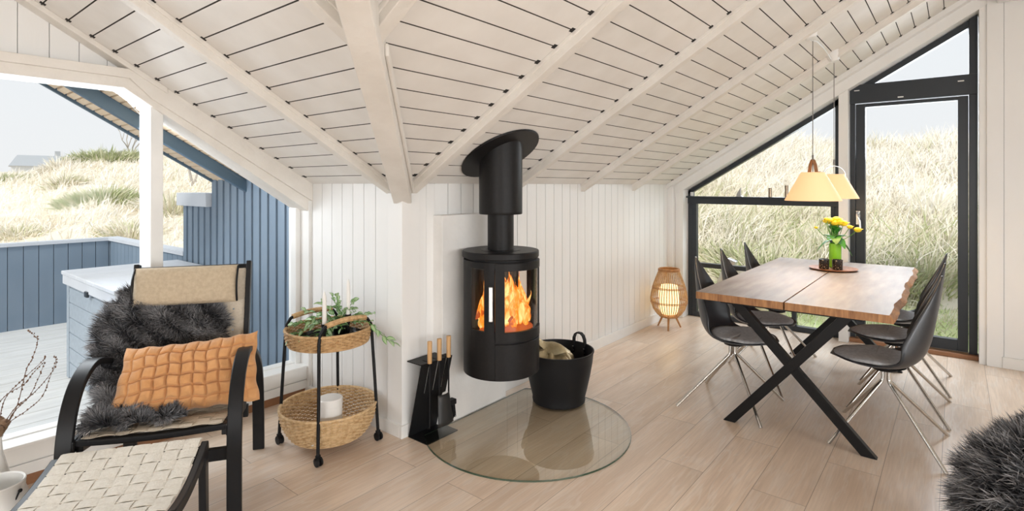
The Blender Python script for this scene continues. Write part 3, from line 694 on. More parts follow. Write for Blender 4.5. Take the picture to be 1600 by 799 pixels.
# distant houses
def house(px, d, w, dep, h, hr, label, extra=False):
    x, y = at(px, 0, d); r = thing('distant_house', label, 'house', (x, y, 0), rad(-8))
    z0 = -6
    mb = MB(); mb.box((-w/2,-dep/2,z0),(w/2,dep/2,h)); wl = mb.build('walls', M['housew'], r)
    mb = MB(); mb.hexa([(-w/2-.4,-dep/2-.5,h),(w/2+.4,-dep/2-.5,h),(w/2+.4,dep/2+.5,h),(-w/2-.4,dep/2+.5,h)], [(-w/2+.9,-.5,hr),(w/2-.9,-.5,hr),(w/2-.9,.5,hr),(-w/2+.9,.5,hr)]); mb.build('roof', M['houser'], r)
    mb = MB(); mb.box((w*.18,-.5,hr-.6),(w*.18+.9,.3,hr+1.0)); mb.build('chimney', M['houser'], r)
    if extra:
        mb = MB(); mb.box((w*.05,-dep/2-1.5,z0),(w*.42,-dep/2,h-.3)); mb.build('annex', M['cap'], r)
        for k in (0,1): mb = MB(); mb.box((w*.2+k*.9,-dep/2-1.2,h-.6),(w*.2+k*.9+.25,-dep/2-.9,h+1.7)); mb.build('flue', M['cap'], r)
house(68, 150, 10, 7, 5.3, 7.6, 'distant grey house with dark roof and chimney behind the dune', True)
house(120, 170, 5, 5, 6.3, 8.6, 'far small flat looking roof showing just above the dune crest')
# pale stones and a small lamp outside the lower dining window
gs = [(4.35,-.45,.10,.42),(4.42,-.60,.08,.36),(4.30,-.62,.16,.30),(4.5,-.42,.12,.25),(4.45,-.75,.10,.22)]
for i, (x, y, r_, h_) in enumerate([(4.34,-.36,.13,.30),(4.40,-.55,.15,.34),(4.33,-.72,.12,.24),(4.46,-.88,.10,.18)]):
    mb = MB(); mb.ball((0,0,0), 1, 14, (r_, r_*.8, h_)); rq = random.Random(i); mb.v = [(a*(1+rq.uniform(-.12,.12)), b*(1+rq.uniform(-.12,.12)), c*(1+rq.uniform(-.08,.08))) for a,b,c in mb.v]
    o = mb.build('boulder', M['stone'], smooth='all'); o.location = (x, y, -.13+h_*.85)
    tag(o, ['pale boulder in the pile outside the window, closest to the house corner', 'tallest pale boulder in the pile outside the lower dining window', 'pale boulder in the pile outside the window, beside the second chair', 'smallest pale boulder at the end of the pile outside the window'][i], 'boulder', 'pale boulders outside the dining window')
r = thing('garden_lamp', 'small silver garden lamp standing among pale boulders outside the window', 'garden lamp', (4.12,-.50,-.13))
mb = MB(); mb.tube([(4.12,-.50,-.13),(4.12,-.50,.52)], .012, 8); mb.build('pole', M['chrome'], r, world=True, smooth=True)
mb = MB(); mb.box((4.08,-.55,.52),(4.16,-.45,.60), Matrix.Rotation(.35,3,'X')); mb.build('lamp_head', M['silver'], r, world=True, bevel=.006)

# ================================================================ wood stove
SX, SY = .487, -.305; SR = .222; c0 = (SX, SY)
st = thing('wood_stove', 'black cylindrical wall hung wood stove with burning fire behind curved glass', 'stove', (SX, SY, .32))
def P3(mb, name, m, parent=st, **k): return mb.build(name, m, parent, world=True, **k)
def shape_d(mb, r, z0, z1, yb):    # cylinder cut flat at the back
    pts = []
    for i in range(73):
        t = rad(i*5); x, y = SX+r*math.cos(t), min(SY+r*math.sin(t), yb); pts.append((x,y,z0))
    mb.prism(pts[:-1], (0,0,z1-z0))
mb = MB(); shape_d(mb, SR-.004, .318, .545, -.088); mb.arc(c0, .155, SR-.004, 10, 170, .54, .94, 24)
mb.v = [(x, min(y, -.088), z) for x,y,z in mb.v]
shape_d(mb, SR-.004, .935, .972, -.088); shape_d(mb, SR-.02, .970, .985, -.088)
for a, b in ((195,211.5),(328.5,345),(158,171),(9,22)): mb.arc(c0, SR-.03, SR-.004, a, b, .54, .94)
mb.arc(c0, SR-.02, SR-.004, 170, 212, .54, .59); mb.arc(c0, SR-.02, SR-.004, 328, 370, .54, .59)
P3(mb, 'body', M['stove'], smooth=True, bevel=.002)
mb = MB(); shape_d(mb, SR+.004, .982, 1.022, -.086); P3(mb, 'top_plate', M['stove'], smooth=True, bevel=.006)
mb = MB(); mb.arc(c0, .088, .118, 0, 360, 1.019, 1.0235, 48); P3(mb, 'top_ring', M['black'], smooth=True)
mb = MB(); mb.arc(c0, SR-.01, SR+.006, 212.5, 327.5, .325, .522, 30); P3(mb, 'drawer_front', M['stove'], smooth=True, bevel=.002)
dm = MB()
dm.arc(c0, SR-.012, SR+.008, 212.5, 327.5, .532, .588, 30); dm.arc(c0, SR-.012, SR+.008, 212.5, 327.5, .925, .968, 30)
dm.arc(c0, SR-.012, SR+.008, 212.5, 226, .585, .93, 5); dm.arc(c0, SR-.012, SR+.008, 314, 327.5, .585, .93, 5)
door = P3(dm, 'stove_door', M['stove'], smooth=True, bevel=.002)
mb = MB(); mb.arc(c0, SR-.008, SR-.003, 225, 315, .58, .93, 30); mb.build('door_glass', M['sglass'], st, world=True, smooth=True)
for a, b in ((169,197),(343,371)):
    mb = MB(); mb.arc(c0, SR-.010, SR-.005, a, b, .58, .94, 10); P3(mb, 'side_glass', M['sglass'], smooth=True)
t = rad(208); hx, hy = SX+(SR+.030)*math.cos(t), SY+(SR+.030)*math.sin(t)
mb = MB(); mb.bar((hx,hy,.655),(hx,hy,.845), .022, .012, (math.cos(t),math.sin(t),0)); 
for z in (.67,.83): mb.bar((hx,hy,z),(hx-.03*math.cos(t),hy-.03*math.sin(t),z), .012, .012)
P3(mb, 'door_handle', M['silver'], bevel=.003)['label'] = 'brushed silver door handle'
mb = MB(); mb.arc(c0, .17, .185, 20, 160, .56, .93, 20); mb.arc(c0, .001, .19, 0, 360, .548, .575, 40)
P3(mb, 'firebox_lining', M['vermic'])
mb = MB(); mb.arc(c0, 0.001, SR-.03, 0, 360, .925, .935, 40); P3(mb, 'baffle', M['stove'])
rl = random.Random(4)
for i, (x,y,z,a,b) in enumerate([(-.02,-.05,.60,20,0),(.03,.03,.60,-35,0),(0,-.01,.66,65,15),(-.05,.05,.64,5,-12)]):
    mb = MB(); L = .13; p0 = Vector((-L*math.cos(rad(a)), -L*math.sin(rad(a)), -L*math.sin(rad(b)))); pts = [Vector((SX+x,SY+y,z))+p0*(1-2*k/5) for k in range(6)]
    mb.tube(pts, [.028+rl.uniform(-.004,.004) for _ in pts], 9)
    o = mb.build('burning_log', M['ember']); tag(o, ['burning log lying lowest against the stove glass', 'burning log crosswise at the rear of the firebox', 'burning log on top of the pile inside the stove', 'burning log leaning against the firebox back'][i], 'log', 'logs burning in the stove')
# flames: wavy tongues
mb = MB(); rf = random.Random(11)
def tongue(x, y, z, w, h, ph):
    k = 12; n = 10; vs = []
    for i in range(k+1):
        t = i/k; r = w*(math.sin(PI*min(1,(t*.9+.12))**.75))*(1-t**2.2)+.001
        ox = .022*math.sin(t*6+ph)*t; oy = .018*math.cos(t*5+ph*1.7)*t
        for j in range(n): a = 2*PI*j/n; vs.append((x+ox+r*(1+.25*math.sin(3*a+ph+t*5))*math.cos(a), y+oy+r*.7*math.sin(a), z+h*t))
    mb.add(vs, [(i*n+j, i*n+(j+1)%n, (i+1)*n+(j+1)%n, (i+1)*n+j) for i in range(k) for j in range(n)])
for (x,y,z,w,h) in [(-.15,-.05,.60,.03,.22),(-.13,.02,.60,.035,.28),(-.04,-.05,.6,.045,.30),(.10,-.12,.60,.03,.18),(.02,-.02,.6,.05,.31),(-.16,.0,.59,.025,.12),(-.11,-.06,.60,.034,.20),(-.06,-.10,.60,.04,.27),(-.01,-.09,.61,.03,.20),(.03,-.12,.60,.045,.24),(.08,-.09,.60,.042,.29),(.12,-.04,.60,.035,.22),(-.09,.03,.62,.04,.27),(.0,.0,.64,.05,.26),(.07,.04,.62,.045,.28),(-.14,-.01,.60,.03,.16),(-.03,.07,.62,.05,.27),(.12,.05,.60,.03,.2),(-.035,-.13,.59,.022,.12),(.06,-.145,.59,.022,.13),(-.125,-.09,.60,.028,.24),(.03,-.06,.66,.04,.25)]:
    tongue(SX+x, SY+y, z, w, h, rf.uniform(0,6))
o = mb.build('flames', M['flame'], smooth='all'); tag(o, 'orange and yellow flames burning inside the stove', 'fire', kind='stuff')
# flue
fp = thing('flue_pipe', 'black flue pipe with wide sleeve rising from the stove to the sloping ceiling', 'flue pipe', (SX, SY, 1.0235))
mb = MB(); mb.lathe([(.0775,1.0235),(.0775,1.30)], (SX,SY,0), 40); P3(mb, 'inner_pipe', M['stove'], fp, smooth=True)
mb = MB(); n = 48; vs = []; rs = .128
for (r, f) in ((.08, lambda x,y: 1.232), (rs-.003, lambda x,y: 1.232), (rs, lambda x,y: 1.236), (rs, lambda x,y: 1.25), (rs, lambda x,y: zc(y)-.012)):
    for j in range(n): a = 2*PI*j/n; x, y = SX+r*math.cos(a), SY+r*math.sin(a); vs.append((x,y,f(x,y)))
mb.add(vs, [(i*n+j, i*n+(j+1)%n, (i+1)*n+(j+1)%n, (i+1)*n+j) for i in range(4) for j in range(n)])
P3(mb, 'sleeve', M['stove'], fp, smooth=True)
mb = MB(); vs = []; rr2 = .248; cy_ = SY
for zo in (-.014, -.003):
    for r in (rs-.01, rr2):
        for j in range(n):
            a = 2*PI*j/n; x = SX+r*math.cos(a); y = cy_+r*math.sin(a)*math.cos(math.atan(S)) ; vs.append((x,y,zc(y)+zo))
q = []
for j in range(n):
    k = (j+1)%n; q += [(j,k,n+k,n+j),(2*n+j,3*n+j,3*n+k,2*n+k),(n+j,n+k,3*n+k,3*n+j)]
mb.add(vs, q); P3(mb, 'ceiling_rosette', M['stove'], fp)
# hearth glass plate, straight edge at the panel
hc = Vector((.535,-.465)); hr = .59; pts = []
for i in range(97):
    a = 2*PI*i/96; x, y = hc.x+hr*math.cos(a), hc.y+hr*math.sin(a)
    if y < -.092: pts.append((x,y))
pts.sort(key=lambda p: math.atan2(p[1]-hc.y, p[0]-hc.x)); a0 = [i for i in range(len(pts)) if pts[i][0] > hc.x and pts[i][1] > hc.y]
xe = math.sqrt(hr**2-(-.092-hc.y)**2)
ang = lambda p: (math.atan2(p[1]-hc.y, p[0]-hc.x)-PI/2-.001) % (2*PI)
pts.sort(key=ang); pts = [(hc.x-xe,-.092)]+pts+[(hc.x+xe,-.092)]
hp = thing('hearth_plate', 'round clear glass hearth plate lying on the floor under the stove', 'hearth plate', (hc.x, hc.y, .0))
mb = MB(); n = len(pts); mb.add([(x,y,.008) for x,y in pts], [tuple(range(n))]); P3(mb, 'glass_disc', M['hglass'], hp)
mb = MB(); ins = [(hc.x+(x-hc.x)*.994, hc.y+(y-hc.y)*.994) for x,y in pts]
mb.add([(x,y,.0005) for x,y in pts]+[(x,y,.0079) for x,y in ins], [(i,i+1,n+i+1,n+i) for i in range(n-1)]+[(n-1,0,n,2*n-1)]); P3(mb, 'polished_edge', M['hedge'], hp)

# ================================================================ fireplace tools
ts = thing('tool_stand', 'black bent steel fireplace tool stand on the floor beside the corner post', 'tool stand', (.14,-.1,0))
X0, X1 = .018, .250
mb = MB(); th = .005
mb.box((X0,-.185,0),(X1,-.03,th))
def yy(z): return -.030-.105*z/.42
def pl_(x0, x1, z0, z1): mb.hexa([(x0,yy(z0)-th,z0),(x1,yy(z0)-th,z0),(x1,yy(z0),z0),(x0,yy(z0),z0)], [(x0,yy(z1)-th,z1),(x1,yy(z1)-th,z1),(x1,yy(z1),z1),(x0,yy(z1),z1)])
pl_(X0, X1, 0, .24)
cuts = [X0, X0+.056, X0+.065, X0+.120, X0+.129, X0+.184, X0+.193, X1]
for i in (0,2,4,6): pl_(cuts[i], cuts[i+1], .24, .422); mb.box((cuts[i],-.140,.417),(cuts[i+1],-.08,.422))
mb.box((X0,-.08,.417),(X1,-.02,.422))
P3(mb, 'bent_plate', M['blackm'], ts)
def tool(k, kind, label):
    xs = X0+.045+.072*k; y = -.155; r = thing(kind, label, 'fireplace tool', (xs, y, .10), group='fireplace tools with wooden handles')
    mb = MB(); mb.tube([(xs,y,.425),(xs,y,.545)], [.0125,.0135], 10); P3(mb, 'grip', M['handlew'], r, smooth=True)['label'] = 'pale wooden grip'
    mb = MB(); mb.tube([(xs,y,.43),(xs,y,.16)], .0045, 8); P3(mb, 'rod', M['blackm'], r, smooth=True)
    mb = MB()
    if kind == 'fire_shovel':
        mb.grid(lambda u,v: (xs+.02+(u-.5)*(.085+.03*v), y-.012-.012*(1-(2*u-1)**2)-.02*v, .235-.165*v), 8, 8); o = P3(mb, 'blade', mat('shovel_steel', (.045,.045,.045), .4, .5), r, solid=.004, smooth=True)
    elif kind == 'hearth_brush':
        mb.box((xs-.03,y-.02,.15),(xs+.045,y+.02,.18)); P3(mb, 'brush_head', M['blackm'], r, bevel=.004)
        mb = MB()
        for i in range(80): a, b = random.uniform(-.028,.043), random.uniform(-.018,.018); mb.bar((xs+a,y+b,.15),(xs+a*1.15,y+b*1.3,.075+random.uniform(0,.01)), .003, .003)
        P3(mb, 'bristles', M['black'], r)['kind'] = 'stuff'
    else:
        mb.tube([(xs,y,.17),(xs,y,.09),(xs-.01,y-.01,.075),(xs-.035,y-.015,.085)], [.0045,.0045,.004,.002], 8); P3(mb, 'hook', M['blackm'], r, smooth=True)
tool(0, 'fire_poker', 'fireplace poker with pale wooden grip hanging next to the corner post')
tool(1, 'fire_shovel', 'fireplace shovel with broad dark blade hanging in the middle of the stand')
tool(2, 'hearth_brush', 'fireplace brush hanging in the tool stand on the stove side')

# ================================================================ rubber basket
bx, by = .962, -.395
bk = thing('log_basket', 'black rubber basket with strap handles on the floor beside the stove', 'basket', (bx, by, .009))
mb = MB(); prof = [(.001,.009),(.155,.009),(.168,.015),(.171,.03),(.168,.04),(.183,.10),(.203,.19),(.217,.27),(.223,.325),(.227,.333),(.227,.342),(.219,.342),(.216,.325),(.209,.27),(.195,.19),(.175,.10),(.158,.025),(.001,.022)]
mb.lathe(prof, (bx,by,0), 56, cap=False); P3(mb, 'tub', M['rubber'], bk, smooth=True)
Fv = Vector((math.cos(rad(39.139)), math.sin(rad(39.139)),0)); Rv = Vector((Fv.y,-Fv.x,0))
def strap(az, nm):
    a = rad(az); rd = Vector((math.cos(a), math.sin(a), 0)); tn = Vector((-rd.y, rd.x, 0)); c = Vector((bx,by,0))+rd*.205
    pts = [c+tn*s*.048+Vector((0,0,z))+rd*o for s,z,o in ((-1,.27,-.006),(-1,.34,.0),(-.95,.37,.0),(-.7,.395,.0),(-.3,.408,.0),(.3,.408,.0),(.7,.395,.0),(.95,.37,.0),(1,.34,.0),(1,.27,-.006))]
    mb = MB(); mb.strip(pts, .024, .009, rd); h = P3(mb, 'strap_handle', M['rubber'], bk)
    for s in (-1,1):
        for z in (.285,.312): q = MB(); q.ball(tuple(c+tn*s*.048+Vector((0,0,z))-rd*.010), .0055, 8); q.build('rivet', M['silver'], h, world=True, smooth='all')
strap(-8, 'a')
# sack inside
sk = MB(); rs_ = random.Random(2)
def sackf(u, v):
    a = 2*PI*u; p = v; r = .135*math.sin(PI*min(.98,max(.02,p)))**.6
    x = r*math.cos(a)*1.15; y = r*math.sin(a)*.8; z = -.10+.16*p
    w = .018*math.sin(5*a+8*p)*math.sin(PI*p)+.012*math.sin(9*a-4*p)
    return (x*(1+w*3), y*(1+w*3), z+w)
sk.grid(sackf, 48, 20)
sk.grid(lambda u,v: (-.13+.24*u, -.05+.085*v+.03*math.sin(6*u), .055+.06*math.sin(PI*v)*(1-u*.6)+.015*math.sin(9*u+3*v)+.035*(1-u)**3), 22, 8)
so = sk.build('kindling_sack', M['foil'], smooth='all'); so.scale = (1.12,1.12,1.15); so.location = tuple(Vector((bx,by,.272))-Rv*.06); so.rotation_euler = (0,.1,rad(-50))
tag(so, 'crumpled golden beige sack lying in the black basket', 'sack')

# ================================================================ rattan floor lamp
lx, ly = 3.165, -.20
rl_ = thing('rattan_floor_lamp', 'lit egg shaped rattan floor lamp on three legs beside the boarded wall', 'floor lamp', (lx, ly, 0))
prof = [(.085,.118),(.115,.14),(.150,.19),(.170,.25),(.175,.295),(.168,.35),(.148,.43),(.122,.50),(.100,.555),(.095,.572)]
mb = MB(); N_ = 44
for j in range(N_):
    a = 2*PI*j/N_; mb.tube([(lx+r*math.cos(a), ly+r*math.sin(a), z) for r,z in prof], .0042, 5, cap=False)
P3(mb, 'rattan_ribs', M['rattan'], rl_, smooth=True)
mb = MB()
def ring(r, z, t): mb.tube([(lx+r*math.cos(2*PI*i/48), ly+r*math.sin(2*PI*i/48), z) for i in range(48)], t, 6, closed=True)
for r, z, t in ((.087,.118,.007),(.175,.255,.0035),(.172,.265,.0035),(.160,.395,.0035),(.157,.405,.0035),(.098,.565,.008),(.096,.578,.008)): ring(r, z, t)
mb.lathe([(.001,.112),(.085,.112),(.085,.122),(.001,.122)], (lx,ly,0), 32); P3(mb, 'hoops', M['bamboo'], rl_, smooth=True)
for a in (220-20, 220+100, 220-140):
    t = rad(a); mb = MB(); mb.tube([(lx+.06*math.cos(t), ly+.06*math.sin(t), .13),(lx+.125*math.cos(t), ly+.125*math.sin(t), 0)], [.012,.008], 8); P3(mb, 'leg', M['bamboo'], rl_, smooth=True)
mb = MB(); mb.lathe([(.001,.14),(.07,.14),(.095,.19),(.098,.36),(.08,.42),(.001,.42)], (lx,ly,0), 28); P3(mb, 'paper_cylinder', M['paperglow'], rl_, smooth=True)['label'] = 'glowing paper cylinder inside the cage'

# ================================================================ dining table
T0, T1, YA, YB, YM = 1.335, 3.40, -1.155, -2.155, -1.648
tb = thing('dining_table', 'long dining table of two oak planks with wavy edge on black crossed legs', 'table', ((T0+T1)/2, YM, 0))
def plank(y0, y1, live):
    mb = MB(); K = 120; rows_t, rows_b = [], []
    for i in range(K+1):
        x = T0+(T1-T0)*i/K
        w = (.006*math.sin(x*7)+.004*math.sin(x*17+1)+.0015*math.sin(x*37)) if live else 0
        rows_t.append((x, w)); 
    vs = []
    for x, w in rows_t:
        yo = y1-w*1.0 if live == -1 else y1+w; ye = yo
        vs += [(x,y0,.75),(x,ye+(.018 if live == -1 else 0),.75),(x,ye-(.008 if live == -1 else 0),.725+w*.4),(x,ye+(.0 if live == -1 else 0),.708),(x,y0,.708)]
    fs = []
    mb.mi = 0
    for i in range(K):
        a = i*5; b = a+5
        fs += [(a,b,b+1,a+1)]
    mb.add(vs, fs)
    off = 0; mb.mi = 1
    f2 = []
    for i in range(K):
        a = i*5; b = a+5
        for j in (1,2,3,4): f2.append((a+j, b+j, b+(j+1)%5, a+(j+1)%5))
    f2 += [(0,1,2,3,4), tuple(K*5+j for j in (4,3,2,1,0))]
    for f in f2: mb.f.append(f); mb.m.append(1)
    return P3(mb, 'top_plank', [M['oak'], M['oakedge']], tb)
a_ = plank(YM-.004, YB, -1); a_['label'] = 'plank with the wavy natural edge'
plank(YM+.004, YA, 0)
def xframe(x, nm):
    mb = MB(); 
    def flat(ya, yb, xo):
        d = Vector((0,yb-ya,.706)).normalized(); n_ = Vector((0,-d.z,d.y)); hw = .026
        ext = hw*abs(d.y)/d.z
        hw2 = hw/d.z
        mb.hexa([(x+xo-.021,ya-hw2,0),(x+xo+.021,ya-hw2,0),(x+xo+.021,ya+hw2,0),(x+xo-.021,ya+hw2,0)], [(x+xo-.021,yb-hw2,.706),(x+xo+.021,yb-hw2,.706),(x+xo+.021,yb+hw2,.706),(x+xo-.021,yb+hw2,.706)])
    flat(-1.345,-1.945,0); P3(mb, 'leg', M['black'], tb, bevel=.003)
    mb = MB(); flat(-2.045,-1.385,0.0035); P3(mb, 'leg', M['black'], tb, bevel=.003)
    mb = MB(); mb.box((x-.03,-2.02,.700),(x+.03,-1.30,.708)); P3(mb, 'mounting_plate', M['black'], tb)
xframe(1.372, 'n'); xframe(3.03, 'f')

# ---------------- dining chairs
def make_chair():
    r = thing('dining_chair', 'x', 'chair', group='black shell chairs around the dining table')
    prof = [(.275,.435),(.235,.437),(.18,.428),(.10,.418),(.02,.415),(-.06,.425),(-.115,.452),(-.155,.50),(-.178,.56),(-.193,.63),(-.205,.71),(-.215,.79),(-.223,.86),(-.230,.925)]
    wid = [.055,.135,.185,.215,.222,.228,.230,.226,.212,.185,.148,.103,.056,.010]
    curl = [.004,.012,.018,.024,.032,.050,.075,.098,.105,.092,.068,.040,.018,.0]
    def cr_(arr, t):
        s = t*(len(arr)-1); i = min(int(s), len(arr)-2); u = s-i
        p = [arr[max(i-1,0)], arr[i], arr[i+1], arr[min(i+2,len(arr)-1)]]
        return .5*((2*p[1])+(-p[0]+p[2])*u+(2*p[0]-5*p[1]+4*p[2]-p[3])*u*u+(-p[0]+3*p[1]-3*p[2]+p[3])*u**3)
    us = [p[0] for p in prof]; zs = [p[1] for p in prof]
    def shell(u, v):
        s = 2*u-1; y, z = cr_(us, v), cr_(zs, v); e = .004
        dy, dz = cr_(us, min(v+e,1))-cr_(us, max(v-e,0)), cr_(zs, min(v+e,1))-cr_(zs, max(v-e,0)); L = math.hypot(dy,dz)+1e-9
        ny, nz = dz/L, -dy/L          # inside normal (forward/up)
        if nz < -.2: ny, nz = -ny, -nz
        c = cr_(curl, v)*abs(s)**2.3; w = cr_(wid, v)
        return (s*w*(1-.10*abs(s)**3), y+ny*c, z+nz*c)
    mb = MB(); mb.grid(shell, 22, 44); mb.build('seat_shell', M['shell'], r, smooth='all', solid=.009)
    def padf(u, v):
        a = 2*PI*u; rr = v; x = .192*rr*math.cos(a); yy = .062+.200*rr*math.sin(a)*(1 if math.sin(a) > 0 else .9)
        # seat surface height below
        tt = min(max((.275-yy)/.39, 0), 1)*.45; base = .418+.03*max(0,-yy-.02)/.1+.012*max(0,yy-.15)/.1+.03*(abs(x)/.2)**2.3
        return (x, yy, base+.012+.022*(1-rr**4))
    mb = MB(); mb.grid(padf, 32, 8); mb.build('seat_pad', M['pad'], r, smooth='all', solid=.012)
    mb = MB(); mb.lathe([(.001,.385),(.06,.385),(.065,.40),(.10,.408),(.001,.410)], (0,.02,0), 24); mb.build('swivel_plate', M['blackm'], r, smooth=True)
    for sx_, sy_ in ((1,1),(-1,1),(-1,-1),(1,-1)):
        mb = MB(); a = .014
        mb.tube([(a*sx_,.015+a*sy_,.395),(a*sx_,.015+a*sy_,.335),(a*sx_*1.3,.015+a*sy_*1.3,.318),((a+.018)*sx_,.015+(a+.018)*sy_,.300),(.258*sx_,.248*sy_,.006),(.262*sx_,.252*sy_,.0)], .0095, 10)
        mb.build('leg', M['chrome'], r, smooth=True)['label'] = 'brushed steel tube leg'
    return r
ch = make_chair()
spots = [(1.635,-1.268,PI,'black pointed shell chair by the rattan lamp end, facing the open room side of the table'),
 (2.20,-1.250,PI,'middle black shell chair on the boarded wall side of the table'),
 (2.79,-1.250,PI,'black shell chair on the boarded wall side, next to the dining window'),
 (1.67,-2.105,0,'black pointed shell chair with grey pad at the wavy table edge, nearest the open room'),
 (2.285,-2.11,0,'middle black shell chair along the wavy edge of the table'),
 (2.90,-2.11,0,'black shell chair at the wavy table edge, next to the glazed door')]
spots[0] = (*spots[0][:3], 'black shell chair on the boarded wall side, at the table end nearest the stove')
spots[3] = (*spots[3][:3], 'black shell chair on the wavy edge side, at the table end nearest the stove')
for i, (x, y, a, lab) in enumerate(spots):
    if i == 0: ch.location = (x,y,0); ch.rotation_euler = (0,0,a); ch['label'] = lab
    else: dup(ch, (x,y,0), a, lab)

# ---------------- on the table
tz = .7505
tr = MB(); tr.lathe([(.001,.003),(.135,.003),(.160,.010),(.166,.017),(.160,.018),(.135,.012),(.001,.011)], (0,0,0), 48)
tro = tr.build('serving_tray', M['tray'], smooth=True); tro.location = (2.86,-1.655,tz-.0025); tag(tro, 'round brown wooden tray under the green vase on the dining table', 'tray')
vz = tz+.0095
vs_ = MB(); vs_.lathe([(.001,0),(.040,0),(.043,.006),(.043,.185),(.040,.187),(.038,.182),(.038,.02),(.001,.02)], (0,0,0), 32)
vo = vs_.build('vase', M['vaseg'], smooth=True); vo.location = (2.94,-1.655,vz); tag(vo, 'lime green cylindrical vase holding yellow flowers on the round tray', 'vase')
fb = thing('flower_bouquet', 'bunch of yellow flowers with broad green leaves in the green vase', 'flowers', (2.94,-1.655,vz+.185))
rf = random.Random(9); heads = [(-.03,.0,.165,.026),(.0,-.03,.17,.028),(.02,.02,.175,.03),(.045,-.02,.165,.03),(-.01,.03,.18,.028),(.03,-.055,.16,.027),(.07,.0,.15,.027),(-.06,.03,.185,.02),(-.08,.05,.19,.018),(-.055,.06,.175,.018),(.01,-.15,.115,.024),(-.01,-.10,.135,.018),(-.02,.13,.12,.012),(.0,-.01,.19,.027),(.05,.04,.17,.026)]
for (dx,dy,dz,r_) in heads:
    # offsets: dx along depth, dy along world y
    mb = MB(); r_ *= 1.15; mb.ball((0,0,0), r_, 10, (1,1,.72))
    for k in range(14):
        a = 2*PI*k/14; b = a+.25; 
        mb.add([(r_*.5*math.cos(a),r_*.5*math.sin(a),0),(r_*1.25*math.cos(a-.15),r_*1.25*math.sin(a-.15),r_*.15),(r_*1.35*math.cos(b),r_*1.35*math.sin(b),r_*.3),(r_*.5*math.cos(b),r_*.5*math.sin(b),r_*.1)], [(0,1,2,3)])
    o = mb.build('blossom', M['petal'], fb, smooth='all'); o.location = (dx*.6,dy,dz)
    mb = MB(); mb.tube([(dx*.1,dy*.12,-.15),(dx*.2,dy*.25,.02),(dx*.45,dy*.7,dz*.6),(dx*.6,dy,dz)], .0028, 6); mb.build('stalk', M['stem'], fb)
def leafshape(mb, base, direc, L, w, droop, side=(0,0,1)):
    b = Vector(base); d = Vector(direc).normalized(); s_ = d.cross(Vector(side)); s_ = s_.normalized() if s_.length > .05 else Vector((1,0,0)); up = s_.cross(d)
    vs = []
    for i in range(7):
        t = i/6; c = b+d*L*t+Vector((0,0,-droop*L*t*t)); ww = w*math.sin(PI*min(1,t*.92+.06))**.8
        vs += [tuple(c-s_*ww+up*ww*.35), tuple(c), tuple(c+s_*ww+up*ww*.35)]
    mb.add(vs, [(3*i+j,3*i+j+1,3*i+j+4,3*i+j+3) for i in range(6) for j in (0,1)])
for k, (dy, dx, z0, L, w, dr, dz) in enumerate([(.8,.0,.03,.10,.026,.2,.5),(.9,-.3,.02,.13,.028,.9,.2),(-.5,-.5,.03,.12,.028,.9,.3),(-.9,.0,.05,.09,.024,.2,.3),(-.7,.3,.02,.12,.03,1.1,.1),(.3,-.8,.04,.11,.026,.6,.5),(-.2,-.9,.05,.12,.03,.8,.4),(.6,.5,.08,.09,.022,.1,.9),(-.3,.6,.07,.10,.024,.2,.8),(.1,-.4,.08,.10,.024,.3,.9),(-.6,-.2,.09,.08,.02,.3,.7),(.5,-.4,.09,.09,.024,.3,.9)]):
    mb = MB(); leafshape(mb, (0,0,z0), (dx,dy,dz), L, w*1.35, dr); mb.build('leaf', M['leaf'], fb, smooth='all')
for k, (x, y) in enumerate([(2.80,-1.602),(2.815,-1.690)]):
    m_, t_, b_ = nodes('patterned_holder'); 
    vo_ = t_.nodes.new('ShaderNodeTexVoronoi'); vo_.feature = 'DISTANCE_TO_EDGE'; vo_.inputs['Scale'].default_value = 70; cc = t_.nodes.new('ShaderNodeTexCoord'); t_.links.new(cc.outputs['Object'], vo_.inputs['Vector'])
    rr_ = t_.nodes.new('ShaderNodeValToRGB'); rr_.color_ramp.elements[0].position = .22; rr_.color_ramp.elements[0].color = (.012,.010,.009,1); rr_.color_ramp.elements[1].position = .30; rr_.color_ramp.elements[1].color = (.42,.34,.22,1)
    t_.links.new(vo_.outputs['Distance'], rr_.inputs[0]); t_.links.new(rr_.outputs[0], b_.inputs['Base Color']); b_.inputs['Roughness'].default_value = .3
    mb = MB(); mb.lathe([(.001,0),(.033,0),(.035,.004),(.0355,.075),(.032,.076),(.032,.012),(.001,.012)], (0,0,0), 32)
    o = mb.build('tealight_holder', m_, smooth=True); o.location = (x,y,vz)
    tag(o, ['black patterned tealight holder on the tray, on the rattan lamp side of the vase', 'black patterned tealight holder on the tray, on the glazed door side of the vase'][k], 'tealight holder', 'tealight holders on the tray')

